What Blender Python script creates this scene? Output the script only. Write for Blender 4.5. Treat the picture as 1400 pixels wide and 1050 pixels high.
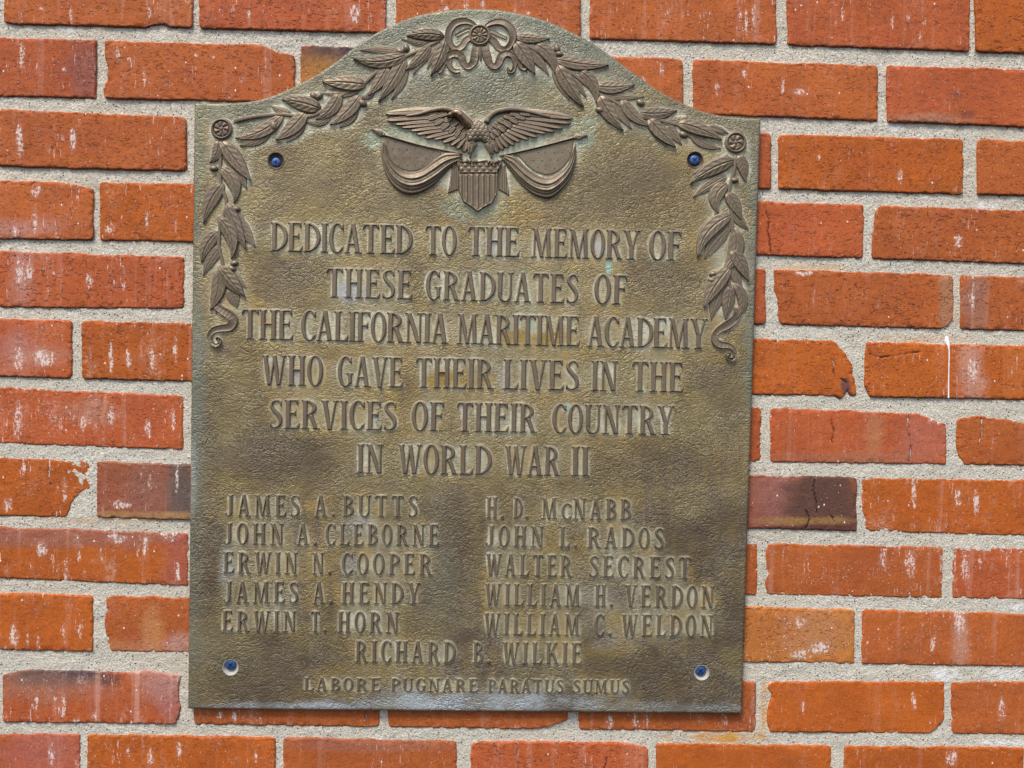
import bpy, math, random
import numpy as np
from mathutils import Matrix, Vector

sc = bpy.context.scene
for o in list(bpy.data.objects):
    bpy.data.objects.remove(o)

# ------------------------------------------------------------------ camera
# The wall is the plane y = 0 (brick faces), the camera stands 1.12 m in front of it.
F = 1400.0                        # focal length in pixels of a 1400 wide picture
DIST = 1.12
CZ = 1.55
h = np.array([42800., 845., F]); h /= np.linalg.norm(h)
v = np.array([-833., 36315., F]); v -= v.dot(h) * h; v /= np.linalg.norm(v)
n = np.cross(h, v)
cam_d = bpy.data.cameras.new('camera'); cam = bpy.data.objects.new('camera', cam_d)
sc.collection.objects.link(cam); sc.camera = cam
cam_d.sensor_width = 36.0; cam_d.lens = 36.0; cam_d.clip_start = 0.01; cam_d.clip_end = 100
cx = Vector((h[0], n[0], -v[0])); cy = -Vector((h[1], n[1], -v[1])); cz = -Vector((h[2], n[2], -v[2]))
M = Matrix((cx, cy, cz)).transposed().to_4x4(); M.translation = Vector((0, -DIST, CZ))
cam.matrix_world = M

# ------------------------------------------------------------------ light
SUN_EL, SUN_AZ = math.radians(58), math.radians(-28)      # azimuth from -Y (in front of the wall), negative = left
w = bpy.data.worlds.new("World"); sc.world = w; w.use_nodes = True
nt = w.node_tree; bg = nt.nodes['Background']
sky = nt.nodes.new('ShaderNodeTexSky'); sky.sky_type = 'NISHITA'; sky.sun_disc = False
sky.sun_elevation = SUN_EL; sky.air_density = 1.0; sky.dust_density = 3.0; sky.ozone_density = 1.0
nt.links.new(sky.outputs[0], bg.inputs[0]); bg.inputs[1].default_value = 0.12
sd = Vector((math.sin(SUN_AZ) * math.cos(SUN_EL), -math.cos(SUN_AZ) * math.cos(SUN_EL), math.sin(SUN_EL)))
sky.sun_rotation = math.atan2(sd.x, sd.y)
sl = bpy.data.lights.new('sun', 'SUN'); sl.energy = 1.9; sl.angle = math.radians(17); sl.color = (1.0, 0.95, 0.87)
so = bpy.data.objects.new('sun', sl); sc.collection.objects.link(so)
so.rotation_euler = sd.to_track_quat('Z', 'Y').to_euler()
sc.view_settings.view_transform = 'Standard'; sc.view_settings.look = 'None'
sc.view_settings.exposure = 0.75; sc.view_settings.gamma = 1.0
sc.render.resolution_x = 1024; sc.render.resolution_y = 768
sc.render.engine = 'CYCLES'

# ------------------------------------------------------------------ wall coordinates
def W(px, py, t):
    """Point of the wall (survey coordinates taken from the photograph) at height t in front of the brick faces."""
    px = np.asarray(px, float); py = np.asarray(py, float); t = np.asarray(t, float)
    rx, ry = px - 700.0, py - 525.0
    X = rx * h[0] + ry * h[1] + F * h[2]; Y = rx * n[0] + ry * n[1] + F * n[2]; Z = rx * v[0] + ry * v[1] + F * v[2]
    k = (DIST - t) / Y
    return np.stack([X * k, -t + 0 * X, CZ - Z * k], -1)

def Wb(px, py, t0, t):
    """same, but surveyed on the plane t0 and lifted straight off the wall to t"""
    p = W(px, py, t0 + 0 * np.asarray(px, float)); p[..., 1] = -(t + 0 * p[..., 1]); return p

T_PLATE = 0.008
PX = 0.8e-3 * DIST / 1.12
rng = np.random.RandomState(7)

def _hash(ix, iy, seed):
    a = (ix.astype(np.int64) * 374761393 + iy.astype(np.int64) * 668265263 + seed * 1442695041) & 0xffffffff
    a = ((a ^ (a >> 13)) * 1274126177) & 0xffffffff
    return ((a ^ (a >> 16)) & 0xffff) / 65535.0
def vnoise(x, y, seed=0):
    x = np.asarray(x, float); y = np.asarray(y, float)
    ix, iy = np.floor(x), np.floor(y); fx, fy = x - ix, y - iy
    fx = fx * fx * (3 - 2 * fx); fy = fy * fy * (3 - 2 * fy)
    a = _hash(ix, iy, seed); b = _hash(ix + 1, iy, seed); c = _hash(ix, iy + 1, seed); d = _hash(ix + 1, iy + 1, seed)
    return (a * (1 - fx) + b * fx) * (1 - fy) + (c * (1 - fx) + d * fx) * fy
def fbm(x, y, seed=0, o=4, g=0.5):
    s = 0; a = 1; t = 0
    for k in range(o):
        s = s + a * vnoise(x * 2 ** k + 17.3 * k, y * 2 ** k + 9.1 * k, seed + k); t += a; a *= g
    return s / t
def sstep(a, b, x):
    u = np.clip((x - a) / (b - a), 0, 1); return u * u * (3 - 2 * u)
def catmull(pts, m=60):
    P = np.array(pts, float); P = np.vstack([2 * P[0] - P[1], P, 2 * P[-1] - P[-2]])
    out = []; ns = len(P) - 3; per = max(2, m // ns)
    for i in range(ns):
        t = np.linspace(0, 1, per, endpoint=False)[:, None]; p0, p1, p2, p3 = P[i:i + 4]
        out.append(.5 * (2 * p1 + (p2 - p0) * t + (2 * p0 - 5 * p1 + 4 * p2 - p3) * t ** 2 + (3 * p1 - p0 - 3 * p2 + p3) * t ** 3))
    out.append(P[-2][None]); c = np.vstack(out)
    d = np.r_[0, np.cumsum(np.hypot(*np.diff(c, axis=0).T))]; s = np.linspace(0, d[-1], m)
    return np.stack([np.interp(s, d, c[:, 0]), np.interp(s, d, c[:, 1])], -1)

# ------------------------------------------------------------------ mesh helpers
def mesh_from(name, V, Q, smooth=True):
    me = bpy.data.meshes.new(name); V = np.ascontiguousarray(V, np.float32).reshape(-1, 3); Q = np.ascontiguousarray(Q, np.int32)
    me.vertices.add(len(V)); me.vertices.foreach_set('co', V.ravel())
    k = Q.shape[1]; me.loops.add(Q.size); me.loops.foreach_set('vertex_index', Q.ravel())
    me.polygons.add(len(Q)); me.polygons.foreach_set('loop_start', np.arange(0, Q.size, k, dtype=np.int32))
    try: me.polygons.foreach_set('loop_total', np.full(len(Q), k, np.int32))
    except Exception: pass
    me.update(calc_edges=True)
    me.polygons.foreach_set('use_smooth', np.full(len(Q), smooth)); me.update()
    return me
def grid_faces(nr, nc, keep=None, wrap=False):
    idx = np.arange(nr * nc).reshape(nr, nc)
    if wrap: idx = np.hstack([idx, idx[:, :1]])
    q = np.stack([idx[:-1, :-1], idx[1:, :-1], idx[1:, 1:], idx[:-1, 1:]], -1)
    if keep is not None: return q[keep]
    return q.reshape(-1, 4)
def compact(V, Q):
    used = np.unique(Q); m = np.full(len(V), -1); m[used] = np.arange(len(used)); return V[used], m[Q], used
def face_out(V, Q):
    """make the faces look towards -Y (away from the wall)"""
    a, b, c = V[Q[:, 0]], V[Q[:, 1]], V[Q[:, 2]]
    if np.cross(b - a, c - a)[:, 1].sum() > 0: Q = Q[:, ::-1]
    return Q
def link(name, me, mat, parent=None, loc=None, **props):
    o = bpy.data.objects.new(name, me); sc.collection.objects.link(o)
    if mat and not me.materials: me.materials.append(mat)
    if parent: o.parent = parent
    if loc is not None: o.location = loc
    for k_, v_ in props.items(): o[k_] = v_
    return o
def color_attr(me, name, C):
    a = me.color_attributes.new(name, 'FLOAT_COLOR', 'POINT'); C = np.asarray(C, np.float32)
    if C.shape[1] == 3: C = np.hstack([C, np.ones((len(C), 1), np.float32)])
    a.data.foreach_set('color', C.ravel())

# ------------------------------------------------------------------ materials
class NT:
    def __init__(s, name):
        s.m = bpy.data.materials.new(name); s.m.use_nodes = True; s.t = s.m.node_tree; s.n = s.t.nodes; s.l = s.t.links
        s.b = s.n['Principled BSDF']
    def node(s, ty, **kw):
        x = s.n.new(ty)
        for k_, v_ in kw.items(): setattr(x, k_, v_)
        return x
    def put(s, sock, val):
        if isinstance(val, (int, float)): sock.default_value = val
        elif isinstance(val, (tuple, list)):
            sock.default_value = tuple(val) + ((1,) if len(sock.default_value) == 4 and len(val) == 3 else ())
        else: s.l.new(val, sock)
    def math(s, op, a, b=None, c=None, clamp=False):
        x = s.node('ShaderNodeMath', operation=op, use_clamp=clamp); s.put(x.inputs[0], a)
        if b is not None: s.put(x.inputs[1], b)
        if c is not None: s.put(x.inputs[2], c)
        return x.outputs[0]
    def mix(s, f, a, b, mode='MIX'):
        x = s.node('ShaderNodeMix', data_type='RGBA', blend_type=mode); s.put(x.inputs[0], f); s.put(x.inputs[6], a); s.put(x.inputs[7], b); return x.outputs[2]
    def coords(s):
        return s.node('ShaderNodeTexCoord').outputs['Object']
    def mapping(s, vec, scale=(1, 1, 1), loc=(0, 0, 0), rot=(0, 0, 0)):
        x = s.node('ShaderNodeMapping'); s.put(x.inputs[0], vec); s.put(x.inputs['Location'], loc); x.inputs['Rotation'].default_value = rot; x.inputs['Scale'].default_value = scale; return x.outputs[0]
    def noise(s, vec, scale, detail=4, rough=.55, dist=0.0, out=0):
        x = s.node('ShaderNodeTexNoise'); s.put(x.inputs['Vector'], vec); x.inputs['Scale'].default_value = scale; x.inputs['Detail'].default_value = detail
        x.inputs['Roughness'].default_value = rough; x.inputs['Distortion'].default_value = dist; return x.outputs[out]
    def vor(s, vec, scale, feature='F1', out='Distance', rnd=1.0):
        x = s.node('ShaderNodeTexVoronoi', feature=feature); s.put(x.inputs['Vector'], vec); x.inputs['Scale'].default_value = scale; x.inputs['Randomness'].default_value = rnd; return x.outputs[out]
    def step(s, val, a, b, lo=0.0, hi=1.0):
        x = s.node('ShaderNodeMapRange', interpolation_type='SMOOTHSTEP'); s.put(x.inputs[0], val)
        for i_, q in zip((1, 2, 3, 4), (a, b, lo, hi)): x.inputs[i_].default_value = q
        return x.outputs[0]
    def vadd(s, a, b):
        x = s.node('ShaderNodeVectorMath', operation='ADD'); s.put(x.inputs[0], a); s.put(x.inputs[1], b); return x.outputs[0]
    def vscale(s, a, k):
        x = s.node('ShaderNodeVectorMath', operation='SCALE'); s.put(x.inputs[0], a); s.put(x.inputs['Scale'], k); return x.outputs[0]
    def bump(s, height, dist, strength=1.0, normal=None):
        x = s.node('ShaderNodeBump'); s.put(x.inputs['Height'], height); x.inputs['Distance'].default_value = dist; x.inputs['Strength'].default_value = strength
        if normal is not None: s.l.new(normal, x.inputs['Normal'])
        return x.outputs[0]
    def attr(s, name):
        x = s.node('ShaderNodeAttribute', attribute_name=name); return x
    def sep(s, c):
        x = s.node('ShaderNodeSeparateColor'); s.put(x.inputs[0], c); return x.outputs

# --- mortar
k = NT('mortar'); co = k.coords()
g1 = k.noise(co, 520, 3, .75); g2 = k.noise(co, 60, 4, .6); g3 = k.noise(co, 8, 3)
c = k.mix(k.step(g1, .36, .64), (.42, .39, .32), (.72, .675, .57))
c = k.mix(k.step(g2, .35, .75, 0, .35), c, (.66, .63, .56))
c = k.mix(k.step(g3, .4, .7, 0, .30), c, (.56, .47, .34))
vd = k.vor(co, 360); vc = k.vor(co, 360, out='Color'); vr = k.sep(vc)[0]
spk = k.math('MULTIPLY', k.step(vd, .25, .42, 1, 0), k.math('GREATER_THAN', vr, .86))
c = k.mix(k.math('MULTIPLY', spk, .85), c, (.07, .065, .06))
vc2 = k.sep(k.vor(co, 250, out='Color'))[1]; vd2 = k.vor(co, 250)
c = k.mix(k.math('MULTIPLY', k.step(vd2, .2, .4, 1, 0), k.math('MULTIPLY', k.math('GREATER_THAN', vc2, .90), .7)), c, (.8, .78, .72))
ma = k.sep(k.attr('stain_tone').outputs['Color'])
c = k.mix(k.math('MULTIPLY', ma[0], k.step(g2, .35, .6, .3, 1)), c, (.62, .30, .06))
c = k.mix(k.math('MULTIPLY', ma[1], k.step(g2, .4, .55, .2, 1)), c, (.83, .83, .82))
k.put(k.b.inputs['Base Color'], c); k.b.inputs['Roughness'].default_value = .93; k.b.inputs['Specular IOR Level'].default_value = .25
hgt = k.math('ADD', k.math('MULTIPLY', g1, .5), k.math('ADD', k.math('MULTIPLY', k.noise(co, 260, 4, .65), .8), k.math('MULTIPLY', k.step(vd2, 0, .5, 1, 0), .15)))
k.put(k.b.inputs['Normal'], k.bump(hgt, .0016, 1.0)); MORTAR = k.m

# --- brick
k = NT('brick'); co0 = k.coords(); oi = k.node('ShaderNodeObjectInfo')
offv = k.vscale(k.node('ShaderNodeCombineXYZ').outputs[0], 1.0)
cb = k.node('ShaderNodeCombineXYZ'); k.put(cb.inputs[0], k.math('MULTIPLY', oi.outputs['Random'], 37.0)); k.put(cb.inputs[1], k.math('MULTIPLY', oi.outputs['Random'], 11.0)); k.put(cb.inputs[2], k.math('MULTIPLY', oi.outputs['Random'], 23.0))
co = k.vadd(co0, cb.outputs[0])
at = k.attr('tint'); base = at.outputs['Color']
ext = k.sep(k.attr('wear').outputs['Color'])                # r: streak amount, g: crack amount, b: white sparkle
n1 = k.noise(co, 14, 4, .6); n2 = k.noise(co, 90, 4, .6); n3 = k.noise(co, 480, 3, .7)
c = k.mix(k.step(n1, .35, .7, 0, .55), base, k.mix(1.0, base, (.86, .76, .95), 'MULTIPLY'))
c = k.mix(k.step(n2, .3, .75, 0, .45), c, k.mix(1.0, c, (1.14, 1.20, 1.05), 'MULTIPLY'))
c = k.mix(k.step(n3, .38, .62, 0, .5), c, k.mix(1.0, c, (.62, .55, .55), 'MULTIPLY'))
# drag marks: pale pinkish vertical bands and streaks
sv = k.noise(k.mapping(co, (95, 1, 3.2)), 1.0, 3, .6); sv2 = k.noise(k.mapping(co, (330, 1, 20)), 1.0, 4, .7)
band = k.step(sv, .54, .78, 0, .42)
c = k.mix(k.math('MULTIPLY', band, ext[0]), c, (.60, .33, .25))
st = k.math('MULTIPLY', k.step(k.noise(k.mapping(co, (480, 1, 60)), 1.0, 4, .7), .585, .66), k.step(k.noise(k.mapping(co, (48, 1, 26)), 1.0, 4, .65), .50, .60))
fl = k.math('MULTIPLY', st, k.step(k.noise(k.mapping(co, (500, 1, 240)), 1.0, 3, .7), .40, .54))
c = k.mix(k.math('MULTIPLY', k.math('MULTIPLY', fl, ext[0]), .85, clamp=True), c, (.80, .70, .66))
sm = k.math('MULTIPLY', k.step(k.noise(k.mapping(co, (42, 1, 20)), 1.0, 5, .72), .54, .72), k.step(k.noise(co, 300, 4, .75), .40, .60))
c = k.mix(k.math('MULTIPLY', k.math('MULTIPLY', sm, ext[0]), .42, clamp=True), c, (.62, .42, .34))
# short dark cracks and pits
cw = k.vadd(co, k.vscale(k.noise(co, 150, 3, .6, out=1), .0035))
cr = k.noise(k.mapping(cw, (190, 1, 560)), 1.0, 2, .5); crm = k.math('MULTIPLY', k.step(cr, .625, .67), k.step(k.noise(co, 28, 3, .6), .30, .50))
cr2 = k.vor(k.mapping(cw, (95, 1, 165)), 1.0, 'DISTANCE_TO_EDGE'); crl = k.math('MULTIPLY', k.step(cr2, .02, .05, 1, 0), k.step(k.noise(co, 110, 3, .6), .52, .60))
ck = k.math('MULTIPLY', k.math('MAXIMUM', crm, k.math('MULTIPLY', crl, .7)), ext[1])
c = k.mix(k.math('MULTIPLY', ck, .72), c, (.07, .022, .012))
# white flecks
wd = k.vor(k.mapping(co, (1, 1, .75)), 170); wc = k.sep(k.vor(k.mapping(co, (1, 1, .75)), 170, out='Color'))[0]
wf = k.math('MULTIPLY', k.step(wd, .10, .19, 1, 0), k.math('GREATER_THAN', wc, .955))
wd2 = k.vor(k.mapping(co, (1, 1, .6)), 480); wc2 = k.sep(k.vor(k.mapping(co, (1, 1, .6)), 480, out='Color'))[0]
wf2 = k.math('MULTIPLY', k.step(wd2, .12, .25, 1, 0), k.math('MULTIPLY', k.math('GREATER_THAN', wc2, .955), .7))
spa = k.math('MULTIPLY', k.math('MULTIPLY', k.step(k.noise(co, 420, 3, .7), .60, .68), k.step(k.noise(co, 40, 3), .48, .62)), ext[2])
wa = k.math('MAXIMUM', k.math('MAXIMUM', wf, wf2), spa)
c = k.mix(k.math('MULTIPLY', wa, .85), c, (.86, .80, .75))
lim = k.attr('lime').outputs['Fac']; ln_ = k.noise(k.mapping(co, (420, 1, 170)), 1.0, 4, .75); ln2 = k.noise(co, 330, 3, .7)
limm = k.math('MULTIPLY', k.step(lim, .02, .35), k.step(k.math('ADD', k.math('ADD', k.math('MULTIPLY', ln_, .6), k.math('MULTIPLY', ln2, .4)), k.math('MULTIPLY', lim, .10)), .575, .63))
c = k.mix(k.math('MULTIPLY', lim, .14), c, (.62, .40, .34))
c = k.mix(k.math('MULTIPLY', limm, .72), c, (.80, .72, .67))
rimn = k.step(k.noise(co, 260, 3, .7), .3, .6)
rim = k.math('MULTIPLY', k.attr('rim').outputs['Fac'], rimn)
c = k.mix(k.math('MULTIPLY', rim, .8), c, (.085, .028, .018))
k.put(k.b.inputs['Base Color'], c); k.put(k.b.inputs['Roughness'], k.step(n2, .3, .7, .6, .8)); k.b.inputs['Specular IOR Level'].default_value = .28
hh = k.math('ADD', k.math('MULTIPLY', n3, .25), k.math('MULTIPLY', k.noise(co, 210, 4, .6), .5))
hh = k.math('SUBTRACT', hh, k.math('MULTIPLY', ck, .8)); hh = k.math('ADD', hh, k.math('MULTIPLY', wa, .25))
k.put(k.b.inputs['Normal'], k.bump(hh, .0009, .8)); BRICK = k.m

# --- cast bronze plate
def bronze(name, plate):
    k = NT(name); co = k.coords() if plate else k.node('ShaderNodeNewGeometry').outputs['Position']
    wp = k.vadd(co, k.vscale(k.noise(co, 14, 3, .5, out=1), .030))
    wp2 = k.vadd(wp, k.vscale(k.noise(co, 90, 3, .5, out=1), .006))
    e1 = k.vor(k.mapping(wp2, (1, 1, 1.25), rot=(0, .45, 0)), 122, 'DISTANCE_TO_EDGE'); e2 = k.vor(k.mapping(wp2, (1, 1, 1.5), rot=(0, -.5, 0)), 230, 'DISTANCE_TO_EDGE')
    f1 = k.noise(k.mapping(wp, (1, 1, 2.2), rot=(0, .5, 0)), 170, 5, .65)
    rid = k.math('ABSOLUTE', k.math('SUBTRACT', k.noise(k.mapping(wp2, (1, 1, 1.7), rot=(0, .35, 0)), 150, 3, .55), .5))
    lo = k.noise(co, 7, 3, .6); mid = k.noise(co, 32, 4, .6); fine = k.noise(co, 1100, 3, .6)
    if plate:
        A = k.sep(k.attr('patina').outputs['Color']); B = k.sep(k.attr('stain_tone').outputs['Color'])
        c = k.mix(k.step(lo, .35, .65), (.25, .188, .080), (.275, .220, .102))
        c = k.mix(k.step(mid, .40, .66, 0, .6), c, (.165, .122, .072))
        c = k.mix(k.math('MULTIPLY', B[0], .85), c, (.118, .088, .058))                       # brown
        c = k.mix(k.math('MULTIPLY', B[1], .8), c, (.175, .190, .150))                      # grey green
        c = k.mix(k.math('MULTIPLY', A[0], k.step(mid, .25, .62, .35, 1)), c, (.60, .58, .43))   # pale lime
        c = k.mix(k.math('MULTIPLY', A[1], k.step(mid, .3, .6, .3, 1)), c, (.36, .24, .065))   # ochre
        c = k.mix(k.math('MULTIPLY', B[2], k.step(mid, .3, .6, .4, 1)), c, (.42, .46, .48))   # silvery blue: patina spots, and sky reflection painted along the bottom edge
        c = k.mix(k.math('MULTIPLY', A[2], k.step(fine, .3, .6, .5, 1)), c, (.34, .52, .43))   # verdigris
        # the skin of the casting: darker in the folds, glints painted pale on the crests
        fold = k.math('MAXIMUM', k.step(e1, .0, .07, 1, 0), k.math('MULTIPLY', k.step(rid, .0, .035, 1, 0), .8))
        patch_ = k.noise(co, 26, 3, .6)
        c = k.mix(k.math('MULTIPLY', fold, k.step(patch_, .35, .65, .10, .42)), c, (.085, .068, .045))
        cl = k.math('MULTIPLY', k.step(k.math('ABSOLUTE', k.math('SUBTRACT', k.noise(k.mapping(wp2, (1, 1, 1.5), rot=(0, -.4, 0)), 190, 4, .65), .5)), 0, .022, 1, 0), k.step(k.noise(co, 19, 3, .6), .42, .60))
        c = k.mix(k.math('MULTIPLY', cl, .5), c, (.58, .56, .44))
        c = k.mix(k.step(f1, .56, .75, 0, .16), c, (.36, .33, .21))
        hg = k.math('ADD', k.math('MULTIPLY', k.step(e1, 0, .14), .55), k.math('MULTIPLY', k.step(e2, 0, .2), .22))
        hg = k.math('ADD', hg, k.math('MULTIPLY', k.step(rid, 0, .09), .55)); hg = k.math('ADD', hg, k.math('MULTIPLY', f1, .35))
        hg = k.math('ADD', hg, k.math('MULTIPLY', fine, .05))
        hg = k.math('MULTIPLY', hg, k.step(patch_, .3, .68, .40, 1.0)); hg = k.math('ADD', hg, k.math('MULTIPLY', cl, .18)); hg = k.math('MULTIPLY', hg, k.step(A[0], .1, .6, 1.0, .35))
        k.put(k.b.inputs['Normal'], k.bump(hg, .0006, .85))
        k.put(k.b.inputs['Roughness'], k.step(mid, .3, .7, .38, .54)); k.b.inputs['Metallic'].default_value = .36
    else:
        c = k.mix(k.step(lo, .35, .65), (.168, .124, .082), (.205, .158, .102))
        c = k.mix(k.step(mid, .42, .7, 0, .6), c, (.155, .115, .092))
        c = k.mix(k.step(k.noise(co, 330, 3, .6), .5, .8, 0, .4), c, (.30, .27, .19))
        py = k.node('ShaderNodeSeparateXYZ'); k.put(py.inputs[0], co)
        ht = k.math('MULTIPLY', k.math('ADD', py.outputs[1], T_PLATE), -1000.0)      # millimetres above the plate: paler towards the foot
        c = k.mix(k.math('MULTIPLY', k.step(ht, .35, 1.5, 1, 0), k.step(k.noise(co, 60, 3, .6), .3, .6, .25, .75)), c, (.50, .48, .34))
        hg = k.math('ADD', k.math('MULTIPLY', k.noise(co, 500, 3, .6), .6), k.math('MULTIPLY', fine, .3))
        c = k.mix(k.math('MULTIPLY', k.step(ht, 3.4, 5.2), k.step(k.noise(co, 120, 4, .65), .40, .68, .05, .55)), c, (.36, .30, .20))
        k.put(k.b.inputs['Normal'], k.bump(hg, .0004, .7))
        k.put(k.b.inputs['Roughness'], k.step(mid, .3, .7, .42, .56)); k.b.inputs['Metallic'].default_value = .4
    k.put(k.b.inputs['Base Color'], c)
    return k.m
PLATE = bronze('patinated_bronze', True); RELIEF = bronze('relief_bronze', False)

def plain(name, col, rough, metal=0.0, nscale=600, var=.2):
    k = NT(name); co = k.node('ShaderNodeNewGeometry').outputs['Position']; nz = k.noise(co, nscale, 3, .6)
    c = k.mix(k.step(nz, .35, .7, 0, 1), col, tuple(x * (1 - var) for x in col)); k.put(k.b.inputs['Base Color'], c)
    k.b.inputs['Roughness'].default_value = rough; k.b.inputs['Metallic'].default_value = metal
    k.put(k.b.inputs['Normal'], k.bump(nz, .0002, .5)); return k.m
BLUE = plain('blue_screw_coating', (.050, .125, .33), .45, .4, 1500, .35)
DARKBLUE = plain('dark_blue_recess', (.01, .035, .14), .5, .1)
PALE_GLINT = plain('painted_countersink_glint', (.44, .42, .38), .7, .0, 1200, .35)  # pale colour paints the light reflected off the lower countersinks
RUBBED = plain('rubbed_bright_bronze', (.40, .27, .17), .3, .8, 500, .5)
OLDBRONZE = plain('worn_countersink_bronze', (.14, .095, .06), .45, .5, 900, .4)
PAINT = plain('white_paint', (.85, .85, .84), .4, .0, 300, .05)

# ------------------------------------------------------------------ brick wall
wall = bpy.data.objects.new('brick_wall', None); sc.collection.objects.link(wall); wall.location = (0, 0, 0)
wall['label'] = 'weathered orange-red brick wall with rough pale grey mortar joints behind the plaque'; wall['category'] = 'wall'

# each course: top y and bottom y at five stations (x = 0, 260, 640, 1040, 1400) and its bricks (x0, x1)
ST = [0, 260, 640, 1040, 1400]
courses = [
 ([-164, -160, -152, -144, -140], [-62, -58, -48, -36, -30], [(-230, -8), (0, 252), (264, 522), (536, 790), (802, 1058), (1070, 1322), (1334, 1590)]),
 ([-46, -42, -33, -22, -16], [32.5, 38.5, 48, 60, 73], [(-254, -5), (-262 + 266, 263), (272, 528), (541, 794), (807, 1062), (1077, 1327), (1334, 1590)]),
 ([51, 58, 69, 84, 95], [131.5, 137, 148, 159, 174], [(-130, 131), (142, 402), (411, 668), (679, 934), (948, 1201), (1213, 1470)]),
 ([149, 160, 170, 182, 192], [227.5, 234.5, 246, 258, 268], [(-2, 254), (266, 520), (532, 788), (800, 1055), (1065, 1318), (1337, 1590)]),
 ([246.5, 251, 263, 275, 288], [326.5, 331, 340, 349, 361], [(-130, 127), (136, 392), (404, 656), (668, 918), (930, 1181), (1192.5, 1448)]),
 ([343, 351, 358, 367, 379], [420.5, 422.5, 433, 443.5, 452.5], [(-4, 251), (264, 520), (532, 786), (798, 1047), (1059, 1304), (1314, 1570)]),
 ([435.5, 442, 452, 463, 473], [515, 522, 531, 540, 547], [(-150, 98), (111, 368), (380, 636), (648, 904), (916, 1172), (1183, 1440)]),
 ([529.5, 541, 549, 557, 571], [606.5, 616, 624, 632, 637], [(-4, 250), (262, 516), (528, 784), (796, 1041), (1053, 1294), (1307, 1566)]),
 ([626, 635, 642, 650, 657], [705.5, 711, 717, 723, 733], [(-132, 125), (132, 388), (400, 650), (662, 912), (924, 1172), (1179, 1436)]),
 ([720, 729, 736, 743, 750], [790.5, 802, 808, 814, 820], [(-6, 257.5), (269, 524), (536, 784), (796, 1036), (1047, 1290), (1302, 1560)]),
 ([811, 817, 823, 830, 839], [889, 893, 900, 906, 912], [(-130, 127), (142, 396), (408, 654), (666, 912), (924, 1169), (1179, 1436)]),
 ([916.5, 919, 925, 932, 932], [987.5, 991, 996, 1001.5, 1005], [(-250, -8), (3, 247), (264, 519), (530, 776), (791, 1034), (1046, 1292), (1301, 1556)]),
 ([1003, 1006, 1013, 1018, 1022], [1080, 1084, 1090, 1096, 1102], [(-146, 109), (119, 376), (387, 624), (644, 885.5), (897, 1136.6), (1154, 1400), (1412, 1660)]),
 ([1093, 1096, 1102, 1108, 1114], [1170, 1174, 1180, 1186, 1192], [(-246, -10), (2, 248), (260, 510), (522, 770), (782, 1030), (1042, 1286), (1298, 1550)]),
]
ORANGE = np.array([.45, .116, .025]); RED = np.array([.42, .098, .027]); DULL = np.array([.31, .095, .045]); BRIGHT = np.array([.47, .114, .015])
# individual looks, keyed by (course, brick): base colour and dials streak / crack / sparkle
looks = {(1, 0): (ORANGE, 1.0, .8, .2), (1, 1): (ORANGE, .9, .8, .2), (1, 2): (RED * 1.08, .6, 1, .1), (1, 3): (ORANGE, 1, .7, .3), (1, 4): (ORANGE, 1.1, .8, .3), (1, 5): (RED * 1.05, .8, .7, .2), (1, 6): (BRIGHT, .1, 1, 0),
 (2, 0): (RED, .9, .8, .15), (2, 1): (ORANGE, .6, .9, .1), (2, 3): (ORANGE, .8, .6, .2), (2, 4): (ORANGE * 1.05, .4, .8, .1), (2, 5): (RED * 1.1, .3, .5, .1),
 (3, 0): (ORANGE * .97, .7, .9, .1), (3, 3): (RED, 0, .6, 0), (3, 4): (BRIGHT * .95, .4, .9, .1), (3, 5): (ORANGE, .1, .7, 0),
 (4, 0): (ORANGE * 1.03, .8, .8, .2), (4, 1): (BRIGHT * .95, 1.2, .8, .5), (4, 4): (RED * 1.15, .2, .8, 0), (4, 5): (ORANGE * .95, .5, 1, .1),
 (5, 0): (RED * 1.05, .9, 1.1, .2), (5, 3): (RED, 0, .5, 0), (5, 4): (ORANGE * .95, .3, 1, .1), (5, 5): (ORANGE * .93, .7, .8, .2),
 (6, 0): (RED * 1.1, 1, .5, .4), (6, 1): (BRIGHT * .9, 1.4, .8, .4), (6, 4): (BRIGHT * 1.03, .3, .7, 0), (6, 5): (BRIGHT, .9, .8, .1),
 (7, 0): (RED * 1.12, 1.5, .7, .6), (7, 3): (RED, 0, .5, 0), (7, 4): (RED * 1.08, .5, .3, .1), (7, 5): (ORANGE * .9, .3, .6, 0),
 (8, 0): (BRIGHT * .93, 1.1, .6, .4), (8, 1): (DULL, 1, .6, .3), (8, 4): (DULL * .9, .1, .5, 0), (8, 5): (BRIGHT * .97, .8, .4, .3),
 (9, 0): (BRIGHT * .92, 1.2, .3, .4), (9, 3): (ORANGE * .9, .2, .5, 0), (9, 4): (ORANGE * .93, .7, .2, .8), (9, 5): (RED * 1.1, 1.1, .4, .4),
 (10, 0): (BRIGHT, 1, .3, .3), (10, 1): (ORANGE * .95, .4, .5, .2), (10, 4): (np.array([.50, .175, .035]), .2, .8, 1.6), (10, 5): (ORANGE * .97, .8, .2, .4),
 (11, 1): (RED * 1.08, 1.4, .3, .5), (11, 2): (ORANGE * .93, 1.2, .4, .4), (11, 3): (ORANGE * .95, 1.0, .4, .3), (11, 4): (ORANGE * .9, 1.2, .3, .3), (11, 5): (BRIGHT * 1.02, .3, .2, .1), (11, 6): (ORANGE * .98, .5, .2, .2),
 (12, 0): (RED * 1.05, 1.3, .2, .4), (12, 1): (BRIGHT * .97, 1, .5, .4), (12, 2): (ORANGE * .92, .5, .3, .2), (12, 3): (RED * 1.1, .7, .8, .2), (12, 4): (BRIGHT * .95, .4, .2, .1), (12, 5): (BRIGHT * .93, .6, .2, .2)}

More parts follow.
